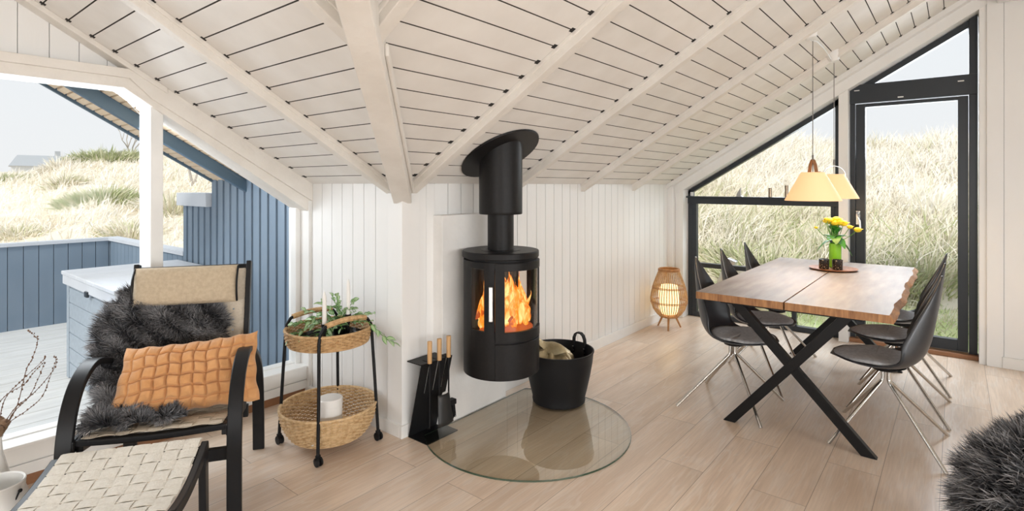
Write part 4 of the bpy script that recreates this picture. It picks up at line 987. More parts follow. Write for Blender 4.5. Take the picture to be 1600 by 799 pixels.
# ---------------- pendants
def pendant(x, y, z0, zc_, strapm, label, cx_=None):
    r = thing('pendant_lamp', label, 'pendant lamp', (x, y, z0), group='pendant lamps over the dining table')
    mb = MB(); n = 48; vs = []
    pr = [(.166,0),(.1655,.004),(.072,.180),(.068,.186)]
    mb.lathe(pr, (0,0,0), 64, cap=False); mb.build('lamp_shade', M['shade'], r, smooth=True, solid=.002)
    mb = MB(); mb.lathe([(.001,.183),(.068,.183)], (0,0,0), 48, cap=False); mb.build('shade_top', M['shade'], r)
    mb = MB()
    if strapm is M['leather']:
        mb.strip([(-.043,-.03,.158),(-.038,-.028,.185),(-.022,-.018,.235),(-.009,-.007,.262),(.0,.0,.270),(.009,.007,.262),(.022,.018,.235),(.038,.028,.185),(.043,.03,.158)], .022, .004, (.6,-.75,0))
        for s in (-1,1): mb.strip([(.040*s,.0285*s-.012,.15),(.040*s,.0285*s-.012,.19)], .022, .004, (.6,-.75,0))
    else:
        pts = [(.0+.078*math.cos(rad(a))*-.6*1.0, .078*math.cos(rad(a))*.9, .165+.085*math.sin(rad(a))) for a in range(0,181,12)]
        mb.strip(pts, .012, .003, (.83,.55,0))
    mb.build('hanging_strap', strapm, r)
    mb = MB(); mb.tube([(0,0,.262),(0,0,zc_-z0)], .0028, 6); mb.tube([(0,0,.26),(0,0,.30)], .006, 8); mb.tube([(0,0,.19),(0,0,.262)], .003, 6)
    mb.build('cord', mat('cord_grey', (.22,.20,.18), .6), r)
    cxx = (cx_ or x)-x
    mb = MB(); nrm = Vector((0,-S,-1)).normalized()
    mb.lathe([(.001,-.045),(.030,-.045),(.036,-.038),(.062,.030),(.001,.035)], (0,0,0), 32)
    o = mb.build('ceiling_cup', M['white_smooth'], r, smooth=True); o.location = (cxx, 0, zc_-z0+.03); o.rotation_euler = (math.atan(-S)*.5,0,0)
    mb = MB(); mb.ball((0,0,.09), .03, 12); mb.build('bulb', M['paperglow'], r, smooth='all')
    d = bpy.data.lights.new('pendant_bulb', 'POINT'); d.energy = 5; d.color = (1,.72,.42); d.shadow_soft_size = .05
    lo = bpy.data.objects.new('pendant_bulb', d); COL.objects.link(lo); lo.parent = r; lo.location = (0,0,.02)
    return r
pendant(2.06,-1.66,1.300,zc(-1.66)-.05, M['leather'], 'lit cone pendant lamp with brown leather strap hanging above the table', 1.945)
pendant(2.86,-1.66,1.300,zc(-1.66)-.05, M['silver'], 'lit cone pendant lamp with thin pale wire bow, hanging closer to the glazed door', 2.80)
mb = MB(); mb.tube([(1.96,-1.665,zc(-1.665)-.075),(2.2,-1.662,zc(-1.66)-.03),(2.5,-1.66,zc(-1.66)-.03),(2.78,-1.66,zc(-1.66)-.06)], .003, 6)
o = mb.build('lamp_cable', M['silver'], smooth=True); tag(o, 'thin cable running along the ceiling between the two lamp cups', 'cable')
# ---------------- on the window ledge
lz = 1.2855
mb = MB(); mb.prism([(0,-.001,.012),(0,.045,.012),(0,-.002,.095)], (.012,0,0)); mb.prism([(-.012,-.02,0),(-.012,.05,0),(-.012,.03,.012),(-.012,0,.012)], (.035,0,0))
o = mb.build('sail_ornament', mat('grey_ornament', (.42,.42,.42), .5)); o.location = (3.765,-.70,lz); tag(o, 'small grey sail shaped ornament on the dark window ledge', 'ornament')
for k, (y, h) in enumerate([(-.978,.09),(-1.125,.115)]):
    mb = MB(); mb.lathe([(.001,0),(.016,0),(.016,h),(.013,h),(.013,h-.03),(.001,h-.03)], (0,0,0), 20)
    o = mb.build('candle_tube', mat('bronze_tube', (.30,.24,.18), .25, .9), smooth=True); o.location = (3.765,y,lz)
    tag(o, ['short bronze candle tube standing on the dark window ledge', 'taller bronze candle tube on the ledge beside the pendant shade'][k], 'candle holder', 'bronze candle tubes on the window ledge')

# ================================================================ rattan trolley
ox, oy = -.292, .262
ct = thing('rattan_trolley', 'two tier round rattan trolley with black steel frame on small wheels', 'trolley', (ox, oy, 0))
mb = MB(); hx_, hy_ = .182, .190
for s in (-1, 1):
    yb, yt = oy+s*hy_, oy+s*hy_*.86
    pts = [(ox-hx_,yb,.052),(ox-hx_*.93,(yb+yt)/2,.36),(ox-hx_*.88,yt,.60),(ox-hx_*.84,yt,.645),(ox-hx_*.72,yt,.675),(ox-hx_*.55,yt,.687),(ox,yt,.694),(ox+hx_*.55,yt,.687),(ox+hx_*.72,yt,.675),(ox+hx_*.84,yt,.645),(ox+hx_*.88,yt,.60),(ox+hx_*.93,(yb+yt)/2,.36),(ox+hx_,yb,.052)]
    mb.tube(pts, .0085, 10)
P3(mb, 'frame', M['blackm'], ct, smooth=True)
for s in (-1, 1):
    mb = MB(); yt = oy+s*hy_*.86
    pts = [(ox+hx_*(-.66+1.32*i/60), yt, .6815+.0125*math.sin(PI*i/60)) for i in range(61)]
    mb.tube(pts, [.0135+.0018*(i%2) for i in range(61)], 8); P3(mb, 'wrapped_handle', M['rattan'], ct)
for sx_ in (-1,1):
    for sy_ in (-1,1):
        x, y = ox+sx_*hx_, oy+sy_*hy_
        w = thing('caster', None, None); w.location = (x-ox, y-oy, 0); w.parent = ct
        for k in ('label','category'): 
            if k in w: del w[k]
        mb = MB(); mb.box((-.012,-.006,.03),(.012,.006,.056)); mb.tube([(0,0,.04),(0,0,.062)], .006, 8); q = mb.build('fork', M['blackm'], w)
        mb = MB()
        for o_ in (-.012,.008): mb.tube([(o_,0,.022),(o_+.009,0,.022)], .022, 20)
        mb.v = [(a, b, c) for a,b,c in mb.v]; mb.build('wheel', M['rubber'], w)
def basket(name, zc0, rows, rim_r, bot_r, h, mat_, nst=56, depth_w=.0048):
    """woven round basket: stakes and weavers"""
    r0 = MB()
    prof = lambda t: bot_r+(rim_r-bot_r)*(math.sin(t*PI/2)**.75)
    for j in range(nst):
        a = 2*PI*j/nst; pts = [(ox+prof(t)*math.cos(a), oy+prof(t)*math.sin(a), zc0+h*t) for t in [0,.2,.4,.6,.8,1]]; r0.tube(pts, .0028, 5, cap=False)
    n = nst*4
    for i in range(rows):
        t = (i+.5)/rows; R_ = prof(t); pts = []
        for j in range(n): a = 2*PI*j/n; q = R_+.0042*math.cos(nst*a/1.0*.5+PI*i); pts.append((ox+q*math.cos(a), oy+q*math.sin(a), zc0+h*t))
        r0.tube(pts, h/rows*.52, 5, closed=True)
    for (rr_, zz, tt) in ((rim_r+.002, zc0+h, .0075),(prof(0)+.003, zc0+.003, .0065)):
        r0.tube([(ox+rr_*math.cos(2*PI*j/72), oy+rr_*math.sin(2*PI*j/72), zz) for j in range(72)], tt, 8, closed=True)
    b = P3(r0, name, mat_, ct, smooth=True)
    m2 = MB(); m2.lathe([(.001,zc0),(bot_r,zc0),(bot_r,zc0+.006),(.001,zc0+.006)], (ox,oy,0), 48); 
    for k in range(1,9): m2.tube([(ox+bot_r*k/9*math.cos(2*PI*j/48), oy+bot_r*k/9*math.sin(2*PI*j/48), zc0+.007) for j in range(48)], .004, 5, closed=True)
    m2.build('basket_floor', mat_, b, world=True)
    return b
basket('upper_basket', .550, 9, .222, .205, .078, M['rattan'])
basket('lower_basket', .056, 17, .250, .185, .156, M['rattanl'])
# black tray, candles and plant in the upper basket
bt = MB(); bt.lathe([(.001,0),(.165,0),(.172,.006),(.176,.022),(.173,.023),(.168,.008),(.001,.006)], (0,0,0), 48)
o = bt.build('black_tray', mat('gloss_black_tray', (.01,.01,.011), .12), smooth=True); o.location = (ox+.01,oy-.01,.5615); tag(o, 'glossy black round tray lying in the upper rattan basket', 'tray')
def candle(x, y, hgt, hh, lab, lab2, z=.5680):
    r = thing('taper_candle', lab, 'candle', (x, y, z+hh-.012), group='white taper candles on the trolley')
    mb = MB(); mb.lathe([(.001,0),(.0105,0),(.0115,.01),(.0105,hgt*.85),(.008,hgt-.016),(.003,hgt),(.001,hgt+.002)], (0,0,0), 20); mb.build('wax_body', M['candle'], r, smooth=True)
    mb = MB(); mb.tube([(0,0,hgt),(.001,0,hgt+.008)], .0008, 5); mb.build('wick', M['candle'], r)
    h = MB(); h.lathe([(.001,0),(.026,0),(.027,.004),(.008,.010),(.007,hh*.55),(.014,hh*.75),(.0165,hh),(.0125,hh),(.0125,hh-.010),(.001,hh-.012)], (0,0,0), 28)
    o = h.build('candlestick', M['black'], smooth=True); o.location = (x,y,z); tag(o, lab2, 'candle holder', 'black candlesticks on the trolley')
def from_cam(px, d): 
    p = Vector((-1.974,-2.394,0))+Fv*d+Rv*((px-800)/854*d); return p.x, p.y
x, y = from_cam(507, 2.84); candle(x, y, .178, .112, 'shorter white taper candle on the trolley, above the front steel post', 'low black candlestick in the trolley tray beside the front steel post')
x, y = from_cam(544, 2.96); candle(x, y, .200, .135, 'taller white taper candle on the trolley, in the middle of the trailing plant', 'taller black candlestick in the trolley tray among the plant leaves')
x, y = from_cam(531, 3.0)
ptx = thing('trailing_plant', 'variegated trailing plant in a small black pot on the rattan trolley', 'plant', (x, y, .5695))
mb = MB(); mb.lathe([(.001,0),(.034,0),(.042,.065),(.038,.066),(.034,.055),(.001,.055)], (0,0,0), 28); mb.build('pot', M['black'], ptx, smooth=True)
rp = random.Random(21)
def vleaf(P, direc, L, w, lst):
    L = L*1.25; w = w*.82
    d = Vector(direc).normalized(); s_ = d.cross(Vector((0,0,1))); s_ = s_.normalized() if s_.length > .05 else Vector((1,0,0)); up = s_.cross(d); an = rp.uniform(-1.1,1.1); s_, up = s_*math.cos(an)+up*math.sin(an), up*math.cos(an)-s_*math.sin(an)
    b = len(lst[0]); 
    for i in range(6):
        t = i/5; c = P+d*L*t+Vector((0,0,-.35*L*t*t)); ww = w*math.sin(PI*min(1,t*.9+.07))**.8
        for j, sd in enumerate((-1,-.5,0,.5,1)): lst[0].append(tuple(c+s_*ww*sd+up*ww*abs(sd)*.4)); lst[2].append(abs(sd))
    for i in range(5):
        for j in range(4): lst[1].append((b+5*i+j, b+5*i+j+1, b+5*i+j+6, b+5*i+j+5))
def vine(pts, nl, Lr):
    P = [Vector(p) for p in pts]; mb = MB(); fine = []
    for i in range(len(P)-1):
        for k in range(6): t = k/6; fine.append(P[i].lerp(P[i+1], t))
    fine.append(P[-1]); mb.tube(fine, .0018, 5); sm_ = mb.build('vine_stem', M['stem'], ptx)
    lst = ([], [], [])
    for k in range(nl):
        q = fine[min(int((k+.5)/nl*(len(fine)-1)), len(fine)-2)]; d = (fine[min(int((k+.5)/nl*(len(fine)-1))+1, len(fine)-1)]-q).normalized()
        sd = d.cross(Vector((0,0,1))); sd = sd.normalized() if sd.length > .05 else Vector((1,0,0))
        dv = d*.5+sd*(1 if k % 2 else -1)*rp.uniform(.5,1)+Vector((rp.uniform(-.2,.2), rp.uniform(-.2,.2), rp.uniform(.0,.6)))
        vleaf(q, dv, rp.uniform(*Lr), rp.uniform(.012,.017), lst)
    V = np.array(lst[0]); o = build_np('vine_leaves', V, [np.array(lst[1])], M['vleaf'], ptx, side=lst[2]); o.data.polygons.foreach_set('use_smooth', [True]*len(o.data.polygons))
def off(r_, f_, z): v = Rv*r_+Fv*f_; return (v.x, v.y, z)   # right / away / up, relative to the pot
vine([(0,0,.06), off(-.01,.02,.12), off(-.03,.03,.17), off(-.05,.02,.225)], 12, (.035,.05))
vine([(0,0,.06), off(.01,-.01,.11), off(.0,-.02,.16), off(-.01,-.02,.235)], 13, (.035,.05))
vine([(0,0,.06), off(.05,0,.10), off(.09,-.02,.12), off(.115,-.03,.11)], 11, (.035,.05))
vine([(0,0,.06), off(.07,-.02,.09), off(.16,-.03,.09), off(.20,-.02,.05), off(.25,-.02,.0), off(.30,-.03,-.03)], 15, (.035,.05))
vine([(0,0,.06), off(.09,.03,.11), off(.18,.05,.12)], 8, (.03,.045))
vine([(0,0,.06), off(-.06,-.02,.09), off(-.12,-.06,.08), off(-.18,-.10,.05), off(-.22,-.14,.03)], 17, (.04,.055))
vine([(0,0,.06), off(-.08,.02,.11), off(-.15,.02,.13), off(-.20,.0,.14)], 10, (.04,.055))
vine([(0,0,.06), off(-.05,-.08,.06), off(-.10,-.16,.035), off(-.15,-.20,.03)], 14, (.04,.055))
vine([(0,0,.06), off(-.03,-.10,.06), off(-.04,-.16,.03), off(-.09,-.22,.02)], 12, (.035,.05))
vine([(0,0,.06), off(.02,.04,.13), off(.05,.05,.17), off(.06,.05,.18)], 9, (.035,.05))
vine([(0,0,.06), off(.03,-.03,.13), off(.06,-.05,.16), off(.10,-.06,.165)], 12, (.035,.05))
vine([(0,0,.06), off(-.03,-.03,.14), off(-.07,-.04,.18), off(-.09,-.03,.19)], 12, (.035,.05))
vine([(0,0,.06), off(-.04,-.05,.12), off(-.09,-.06,.13), off(-.13,-.09,.11)], 12, (.04,.055))
vine([(0,0,.06), off(.05,-.04,.10), off(.09,-.08,.11), off(.14,-.10,.10)], 12, (.035,.05))
vine([(0,0,.06), off(-.10,-.05,.10), off(-.17,-.09,.10), off(-.22,-.11,.09)], 12, (.04,.055))
vine([(0,0,.06), off(.0,-.04,.11), off(.02,-.08,.10), off(.05,-.11,.07)], 10, (.035,.05))
# canister in the lower basket
x, y = from_cam(516, 2.86)
cn = thing('canister', 'white lidded canister standing in the lower rattan basket', 'canister', (x, y, .0705))
mb = MB(); mb.lathe([(.001,0),(.060,0),(.061,.004),(.061,.182),(.001,.182)], (0,0,0), 44); mb.build('body', M['ceramic'], cn, smooth=True)
mb = MB(); mb.lathe([(.001,.183),(.0625,.183),(.063,.187),(.063,.216),(.058,.221),(.001,.222)], (0,0,0), 44); mb.build('lid', M['ceramic'], cn, smooth=True)
x, y = from_cam(494, 2.80)
mb = MB(); rq = random.Random(8)
for k in range(5): mb.ball((rq.uniform(-.02,.02), rq.uniform(-.02,.02), .010+.008*(k%2)), .014, 8, (1.2,.8,.7))
o = mb.build('white_shell', M['ceramic'], smooth='all'); o.location = (x,y,.0725); tag(o, 'small white shell lying beside the canister in the lower basket', 'shell')

# ================================================================ armchair (local frame: x across, y away, z up)
AO = Vector((-1.974,-2.394,0))+Rv*(-1.433+.014)+Fv*(2.15+.005); AR = rad(39.139-90)+math.atan2(.298,.954)
ac = thing('armchair', 'black bentwood armchair with beige webbing seat and headrest beside the terrace window', 'armchair', tuple(AO), AR)
arm = [(0,.0),(.0,.20),(.002,.35),(.02,.45),(.055,.535),(.11,.60),(.18,.638),(.26,.650),(.36,.628),(.47,.575),(.56,.515),(.62,.455),(.655,.38),(.675,.28),(.69,.12),(.695,.0)]
def smooth_path(p, k=4):
    out = []
    for i in range(len(p)-1):
        a, b, c, d = p[max(i-1,0)], p[i], p[i+1], p[min(i+2,len(p)-1)]
        for j in range(k):
            s = j/k; out.append(tuple(.5*((2*b[q])+(-a[q]+c[q])*s+(2*a[q]-5*b[q]+4*c[q]-d[q])*s*s+(-a[q]+3*b[q]-3*c[q]+d[q])*s**3) for q in range(len(b))))
    out.append(p[-1]); return out
for s in (-1, 1):
    mb = MB(); mb.strip([(s*.293,y,z) for y,z in smooth_path(arm)], .056, .024); mb.build('arm', M['black'], ac, smooth=True, bevel=.004)
    mb = MB(); bp = smooth_path([(.47,.335),(.50,.40),(.545,.55),(.60,.75),(.665,1.005)]); mb.strip([(s*.252,y,z) for y,z in bp], .022, .045); mb.build('back_rail', M['black'], ac, smooth=True, bevel=.003)
    mb = MB(); sp = smooth_path([(.03,.405),(.15,.385),(.30,.355),(.50,.335)]); mb.strip([(s*.252,y,z-.012) for y,z in sp], .024, .045); mb.build('seat_rail', M['black'], ac, smooth=True, bevel=.003)
    mb = MB(); mb.box((s*.272-.012,.0,.375),(s*.272+.012,.09,.422)); mb.build('bracket', M['black'], ac, bevel=.006)
mb = MB(); mb.strip([(-.265+.53*i/12, .035, .408-.010*math.sin(PI*i/12)) for i in range(13)], .040, .024, (0,1,0)); mb.build('front_rail', M['black'], ac, smooth=True, bevel=.005)
mb = MB(); mb.box((-.27,.02,.268),(.27,.045,.318)); mb.build('stretcher', M['black'], ac, bevel=.003)
for lo_, hi_ in (((-.27,.50,.25),(.27,.525,.31)), ((-.25,.655,.95),(.25,.680,.99))): mb = MB(); mb.box(lo_, hi_); mb.build('cross_rail', M['black'], ac, bevel=.003)
def webbing(name, nacross, nalong, fn, X0, X1, parent, m, gap=.008, amp=.0032, step=8):
    """fn(t)->(y,z) path; straps across (along x) and straps along the path"""
    mb = MB(); pts = [fn(i/(nalong*step)) for i in range(nalong*step+1)]
    def nrm(i): a, b = pts[max(i-1,0)], pts[min(i+1,len(pts)-1)]; L = math.hypot(b[0]-a[0], b[1]-a[1]); return (-(b[1]-a[1])/L, (b[0]-a[0])/L)
    wx = (X1-X0)/nacross
    for c in range(nacross):
        xa, xb = X0+c*wx+gap/2, X0+(c+1)*wx-gap/2; vs = []
        for i in range(len(pts)):
            ny, nz = nrm(i); ph = i/step; h = amp*math.sin(PI*(ph-.0)+PI*c)
            for x in (xa, (xa+xb)/2, xb):
                for s in (.0010,-.0010): vs.append((x, pts[i][0]+ny*(h+s), pts[i][1]+nz*(h+s)))
        fs = []
        for i in range(len(pts)-1):
            a = 6*i; b = a+6; fs += [(a,a+2,b+2,b),(a+2,a+4,b+4,b+2),(a+1,b+1,b+3,a+3),(a+3,b+3,b+5,a+5),(a,b,b+1,a+1),(a+4,a+5,b+5,b+4)]
        mb.add(vs, fs)
    nx = nacross*step
    for r in range(nalong):
        i0 = r*step; vs = []; K = nx+1
        f0, f1 = (r+gap/2/ (0.055))/nalong, (r+1-gap/2/.055)/nalong; y0, z0 = fn(f0); y1, z1 = fn(f1); ny, nz = nrm(i0+step//2)
        for i in range(K):
            x = X0+(X1-X0)*i/nx; ph = i/step; h = -amp*math.sin(PI*ph+PI*r)
            for (yy_, zz_) in ((y0,z0),(y1,z1)):
                for s in (.0010,-.0010): vs.append((x, yy_+ny*(h+s), zz_+nz*(h+s)))
        fs = []
        for i in range(K-1): a = 4*i; b = a+4; fs += [(a,a+2,b+2,b),(a+1,b+1,b+3,a+3),(a,b,b+1,a+1),(a+2,a+3,b+3,b+2)]
        mb.add(vs, fs)
    return mb.build(name, m, parent)
def path_fn(p):
    q = smooth_path(p, 8); L = [0]
    for a, b in zip(q[:-1], q[1:]): L.append(L[-1]+math.hypot(b[0]-a[0], b[1]-a[1]))
    return lambda t: (np.interp(t*L[-1], L, [a[0] for a in q]), np.interp(t*L[-1], L, [a[1] for a in q]))
webbing('seat_webbing', 9, 9, path_fn([(.02,.424),(.12,.412),(.28,.38),(.42,.352),(.50,.355)]), -.245, .245, ac, M['web'])
webbing('back_webbing', 9, 12, path_fn([(.49,.375),(.525,.46),(.565,.60),(.615,.79),(.655,.97)]), -.24, .24, ac, M['web'])
def pillow(w, h, t, nx=28, ny=18, quilt=None, pw=2.6, pinch=0, shear=0):
    """closed cushion in its own frame: x width, z height, y thickness"""
    def f(u, v, sgn):
        x, z = 2*u-1, 2*v-1
        e = ((1-abs(x)**pw)*(1-abs(z)**pw)); e = max(e, 0)**.5
        px = x*w/2*(1-pinch*(1-z*z)); pz = z*h/2*(1-pinch*1.4*(1-x*x))
        px += shear*z*(1-x)/2
        q = quilt(x, z) if quilt else 0
        return (px, sgn*(t/2*e*(1+q)), pz)
    mb = MB(); mb.grid(lambda u,v: f(u,v,-1), nx, ny); mb.grid(lambda u,v: f(u,v,1), nx, ny, True); return mb
mb = pillow(.455, .185, .078, nx=40, ny=28, pw=5); 
o = mb.build('headrest', M['headrest'], ac, smooth='all'); o.location = (-.018,.585,.905); o.rotation_euler = (rad(-13),0,0); o['label'] = 'linen headrest cushion with black piping'
for s in (-1,1):
    mb = MB(); mb.tube([(s*.2275,-.0355*math.cos(a_)*0-.03*math.sin(PI*k/14), -.088+.176*k/14) for k, a_ in enumerate([0]*15)], .005, 6); mb.build('piping', M['black'], o, smooth=True)
# quilted cushion
def quilt(x, z):
    gx = abs(math.sin(PI*(x*5.5+.5+.12*math.sin(z*3)))); gz = abs(math.sin(PI*(z*3.0+.12*math.sin(x*4))))
    return -.27*max(math.exp(-(gx/.20)**2), math.exp(-(gz/.20)**2))+.10*(gx*gz)**.6
mb = pillow(.565, .31, .15, nx=170, ny=100, quilt=quilt, pinch=.05, shear=.035)
rq = random.Random(3); mb.v = [(x+.003*math.sin(z*60+x*9), y+.003*math.sin(x*85+z*40)*(1 if abs(y) > .01 else 0), z+.003*math.sin(x*70)) for x,y,z in mb.v]
cu = mb.build('quilted_cushion', M['orange'], smooth='all')
def local(p): return Matrix.Translation(AO) @ Matrix.Rotation(AR, 4, 'Z') @ Vector(p)
cu.location = local((.068,.265,.555)); cu.rotation_euler = (rad(-26), rad(-3), AR+rad(4)); tag(cu, 'ochre quilted cushion leaning on the armchair seat against the sheepskin', 'cushion')
# sheepskin over the chair
def patch(rows):
    R0 = [np.array(r, float) for r in rows]; nr = len(R0)
    def f(u, v):
        s = v*(nr-1); i = min(int(s), nr-2); t = s-i; t = t*t*(3-2*t)*.5+t*.5
        a = R0[i]*(1-t)+R0[i+1]*t; k = len(a)-1; q = u*k; j = min(int(q), k-1); w = q-j
        return a[j]*(1-w)+a[j+1]*w
    return f
def fleece(name, f, n, L, parent, world_m, flow, m, nu=24, nv=36, th=.02, wd=.0015, under=False):
    """hide + wool strands from a surface patch"""
    G = np.array([[f(i/nu, j/nv) for i in range(nu+1)] for j in range(nv+1)])
    if world_m is not None: G = np.array([[tuple(world_m @ Vector(p)) for p in row] for row in G])
    V = [G.reshape(-1,3)]; ii = (np.arange(nv)[:,None]*(nu+1)+np.arange(nu)[None,:]).ravel(); F = [np.stack([ii,ii+1,ii+nu+2,ii+nu+1],1)]
    side = [np.zeros(len(V[0]))]
    u, v = rng.random(n)*nu, rng.random(n)*nv; i, j = np.minimum(u.astype(int),nu-1), np.minimum(v.astype(int),nv-1); a, b = (u-i)[:,None], (v-j)[:,None]
    P = G[j,i]*(1-a)*(1-b)+G[j,i+1]*a*(1-b)+G[j+1,i]*(1-a)*b+G[j+1,i+1]*a*b
    du = G[j,i+1]-G[j,i]; dv = G[j+1,i]-G[j,i]; N = np.cross(du, dv); N /= np.linalg.norm(N,axis=1,keepdims=True)+1e-9
    if under: N = -N
    edge = np.minimum(np.minimum(u/nu, 1-u/nu), np.minimum(v/nv, 1-v/nv)); out = np.zeros_like(P)
    c = G.reshape(-1,3).mean(0); outv = P-c; outv /= np.linalg.norm(outv,axis=1,keepdims=True)+1e-9
    clump = np.stack([np.sin(P[:,0]*70+P[:,2]*50), np.sin(P[:,1]*75-P[:,2]*40), np.sin(P[:,2]*80+P[:,0]*60)],1)*.45
    d = N*.85+outv*np.clip(1-edge*7,0,1)[:,None]*.9+clump*.75+rng.normal(0,.22,P.shape)+np.array(flow)*.35; d /= np.linalg.norm(d,axis=1,keepdims=True)
    Lg = rng.uniform(.6,1.1,n)*L; Vb, f1, f2 = blades(P, d, Lg, np.full(n,wd), np.array(flow)*.5+clump*.25)
    k = len(V[0]); V.append(Vb); F += [f1+k, f2+k]
    tone = np.clip(rng.normal(.26,.22,n)+.32*np.sin(P[:,0]*38+P[:,2]*31)*np.sin(P[:,1]*36-P[:,2]*22),0,1); sd = np.stack([tone*.2,tone*.2,tone*.8,tone*.8,tone*1.3+.15],1).ravel(); side.append(sd)
    return build_np(name, np.concatenate(V), F, m, side=np.concatenate(side))
WM = Matrix.Translation(AO) @ Matrix.Rotation(AR, 4, 'Z')
rows = [
 [(-.28,.64,.89),(-.20,.615,.85),(-.08,.60,.82),(.04,.60,.80),(.12,.60,.78)],
 [(-.36,.60,.80),(-.22,.56,.80),(-.08,.555,.77),(.06,.55,.75),(.155,.56,.72)],
 [(-.385,.55,.72),(-.25,.51,.72),(-.10,.51,.70),(.05,.51,.68),(.16,.52,.64)],
 [(-.37,.50,.64),(-.27,.45,.63),(-.14,.46,.60),(.0,.47,.58),(.12,.48,.56)],
 [(-.35,.40,.57),(-.29,.36,.55),(-.18,.38,.52),(-.08,.40,.50),(.0,.42,.49)],
 [(-.27,.30,.50),(-.24,.27,.49),(-.18,.28,.47),(-.10,.30,.45),(-.02,.32,.44)],
 [(-.265,.17,.455),(-.20,.17,.452),(-.13,.18,.449),(-.05,.19,.445),(.05,.20,.44)],
 [(-.255,.06,.448),(-.18,.06,.445),(-.10,.07,.443),(.0,.08,.442),(.10,.09,.44)]]
fo = fleece('sheepskin', patch(rows), 42000, .056, None, WM, (0,0,-.25), M['fur'], under=True)
tag(fo, 'dark grey long haired sheepskin draped over the armchair back and seat', 'sheepskin')
# ================================================================ footstool
fsO = local((-.045,-.06,0)); fs = thing('footstool', 'black bentwood footstool with woven pale webbing in front of the armchair', 'footstool', tuple(fsO), AR)
fp_ = [(0,.388),(-.10,.368),(-.22,.352),(-.34,.352),(-.46,.368)]
for s in (-1,1):
    mb = MB(); mb.strip([(s*.245,y,z-.012) for y,z in smooth_path(fp_)], .026, .038); mb.build('side_rail', M['black'], fs, smooth=True, bevel=.004)
    for y in (-.025,-.42):
        mb = MB(); mb.strip([(s*.243,y,.365 if y > -.1 else .35),(s*.243,y*1.0+(.012 if y > -.1 else -.012),0)], .05, .026, (0,1,0)); mb.build('leg', M['black'], fs, bevel=.003)
for lo_, hi_ in (((-.24,-.02,.345),(.24,.005,.375)), ((-.24,-.46,.33),(.24,-.44,.36))): mb = MB(); mb.box(lo_, hi_); mb.build('cross_rail', M['black'], fs, bevel=.004)
webbing('seat_webbing', 8, 8, path_fn([(0.01,.402)]+[(y,z+.012) for y,z in fp_[1:]]), -.232, .232, fs, mat('pale_webbing', (.72,.68,.60), .85, col2=(.65,.60,.52), scale=90, bump=.35, bscale=220), gap=.007, amp=.0036)

# ================================================================ lantern pot, twigs, fur pouf
x, y = from_cam(-8, 2.02)
lp = thing('lantern_pot', 'white ceramic pot with black wire handle on the floor by the footstool', 'pot', (x, y, 0))
mb = MB(); mb.lathe([(.001,0),(.085,0),(.098,.02),(.104,.10),(.102,.19),(.094,.245),(.086,.268),(.088,.296),(.085,.300),(.080,.296),(.079,.265),(.092,.19),(.092,.05),(.001,.02)], (0,0,0), 48, cap=False); mb.build('body', M['ceramic'], lp, smooth=True)
mb = MB(); hv = Rv; mb.tube([tuple(hv*.092*math.cos(rad(a))+Fv*(-.075*math.sin(rad(a)))+Vector((0,0,.272-.125*math.sin(rad(a))))) for a in range(0,181,10)], .003, 6); mb.ball(tuple(hv*.094+Vector((0,0,.272))), .007, 8); mb.ball(tuple(hv*-.094+Vector((0,0,.272))), .007, 8); mb.build('wire_handle', M['blackm'], lp, smooth=True)
x, y = from_cam(4, 2.22)
vz_ = thing('twig_vase', 'slim white vase with dry budded twigs by the terrace window', 'vase', (x-.02, y, 0))
mb = MB(); mb.lathe([(.001,0),(.05,0),(.058,.05),(.05,.20),(.022,.32),(.018,.375),(.023,.385),(.018,.386),(.012,.36),(.012,.30),(.001,.28)], (0,0,0), 36, cap=False); mb.build('vase_body', M['ceramic'], vz_, smooth=True)
tw = thing('dry_twigs', 'dry budded twigs with a brown mossy knot rising from the slim vase', 'twigs', (x, y, .39))
mb = MB()
for k in range(9): mb.ball((rp.uniform(-.02,.02), rp.uniform(-.02,.02), .03+rp.uniform(-.015,.03)), rp.uniform(.014,.024), 9)
mb.build('mossy_knot', M['moss'], tw, smooth='all')
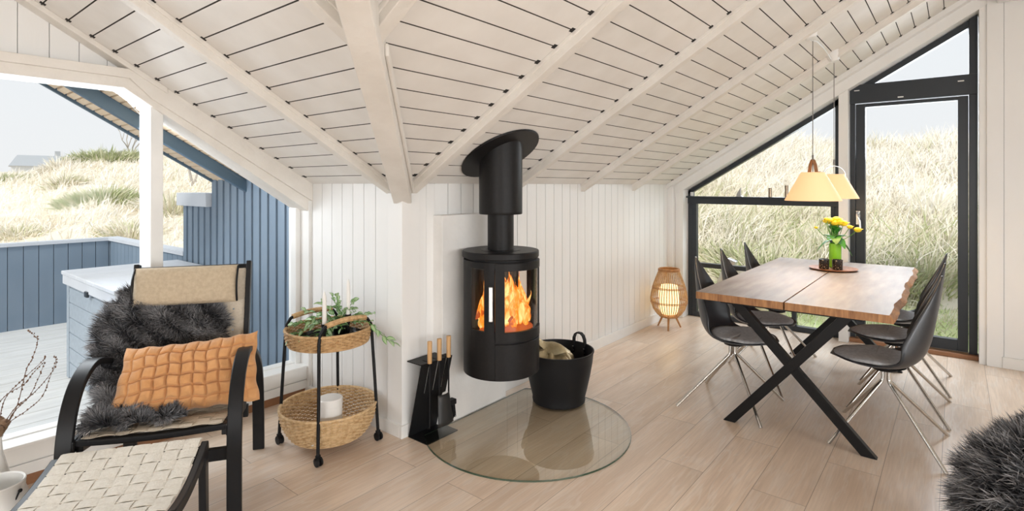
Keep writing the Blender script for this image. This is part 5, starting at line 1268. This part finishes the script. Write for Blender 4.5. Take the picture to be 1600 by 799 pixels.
def twig(p2, seed):
    rr = random.Random(seed); P = smooth_path([tuple(off(a*2.2/854, rr.uniform(-.02,.02), -b*2.2/854)) for a, b in p2], 5); mb = MB(); n = len(P)
    mb.tube(P, [.0018*(1-.65*i/n) for i in range(n)], 5)
    for i in range(2, n-1):
        q = Vector(P[i])+Vector((rr.uniform(-.004,.004),)*3); mb.ball(tuple(q), rr.uniform(.0020,.0034), 6, (1,1,1.4))
    mb.build('twig', M['twig'], tw)
B0 = (0, -8)
for k, pts in enumerate([[B0,(20,-45),(38,-100),(50,-120),(55,-145),(52,-155),(35,-163)],[B0,(16,-40),(40,-58),(70,-85),(84,-108),(82,-125)],[B0,(10,-30),(48,-62),(62,-90),(62,-112)],[B0,(-4,-30),(8,-60),(30,-85),(62,-115),(72,-124)],[B0,(14,-20),(40,-38),(66,-60),(78,-85),(86,-118)],[B0,(-15,-35),(2,-60),(28,-76),(45,-95),(60,-112)],[B0,(-20,-30),(-30,-70),(-8,-110)]]): twig(pts, k)
px_, py_ = from_cam(1712, 1.78)
fp2 = thing('sheepskin_pouf', 'round pouf covered with dark grey long haired sheepskin', 'pouf', (px_, py_, 0))
mb = MB(); mb.lathe([(.001,0),(.22,0),(.25,.03),(.26,.20),(.25,.38),(.20,.45),(.10,.485),(.001,.49)], (0,0,0), 40); mb.build('pouf_body', mat('dark_hide', (.03,.03,.033), .9), fp2, smooth=True)
def dome(u, v):
    a = 2*PI*u; t = v*PI*.62; r = .315*math.sin(t)**.85 if t > 0 else 0; lump = 1+.06*math.sin(3*a+1)+.04*math.sin(5*a)
    return np.array((px_+r*lump*math.cos(a), py_+r*lump*math.sin(a), .30+.255*math.cos(t)+.02*math.sin(4*a)*math.sin(t)))
po = fleece('fleece', dome, 26000, .085, None, None, (0,0,-.15), M['fur'], nu=40, nv=20, wd=.0028, under=True)
me = po.data; co = np.empty(len(me.vertices)*3, np.float32); me.vertices.foreach_get('co', co); co = co.reshape(-1,3)-np.array([px_,py_,0],np.float32); me.vertices.foreach_set('co', co.ravel()); po.parent = fp2
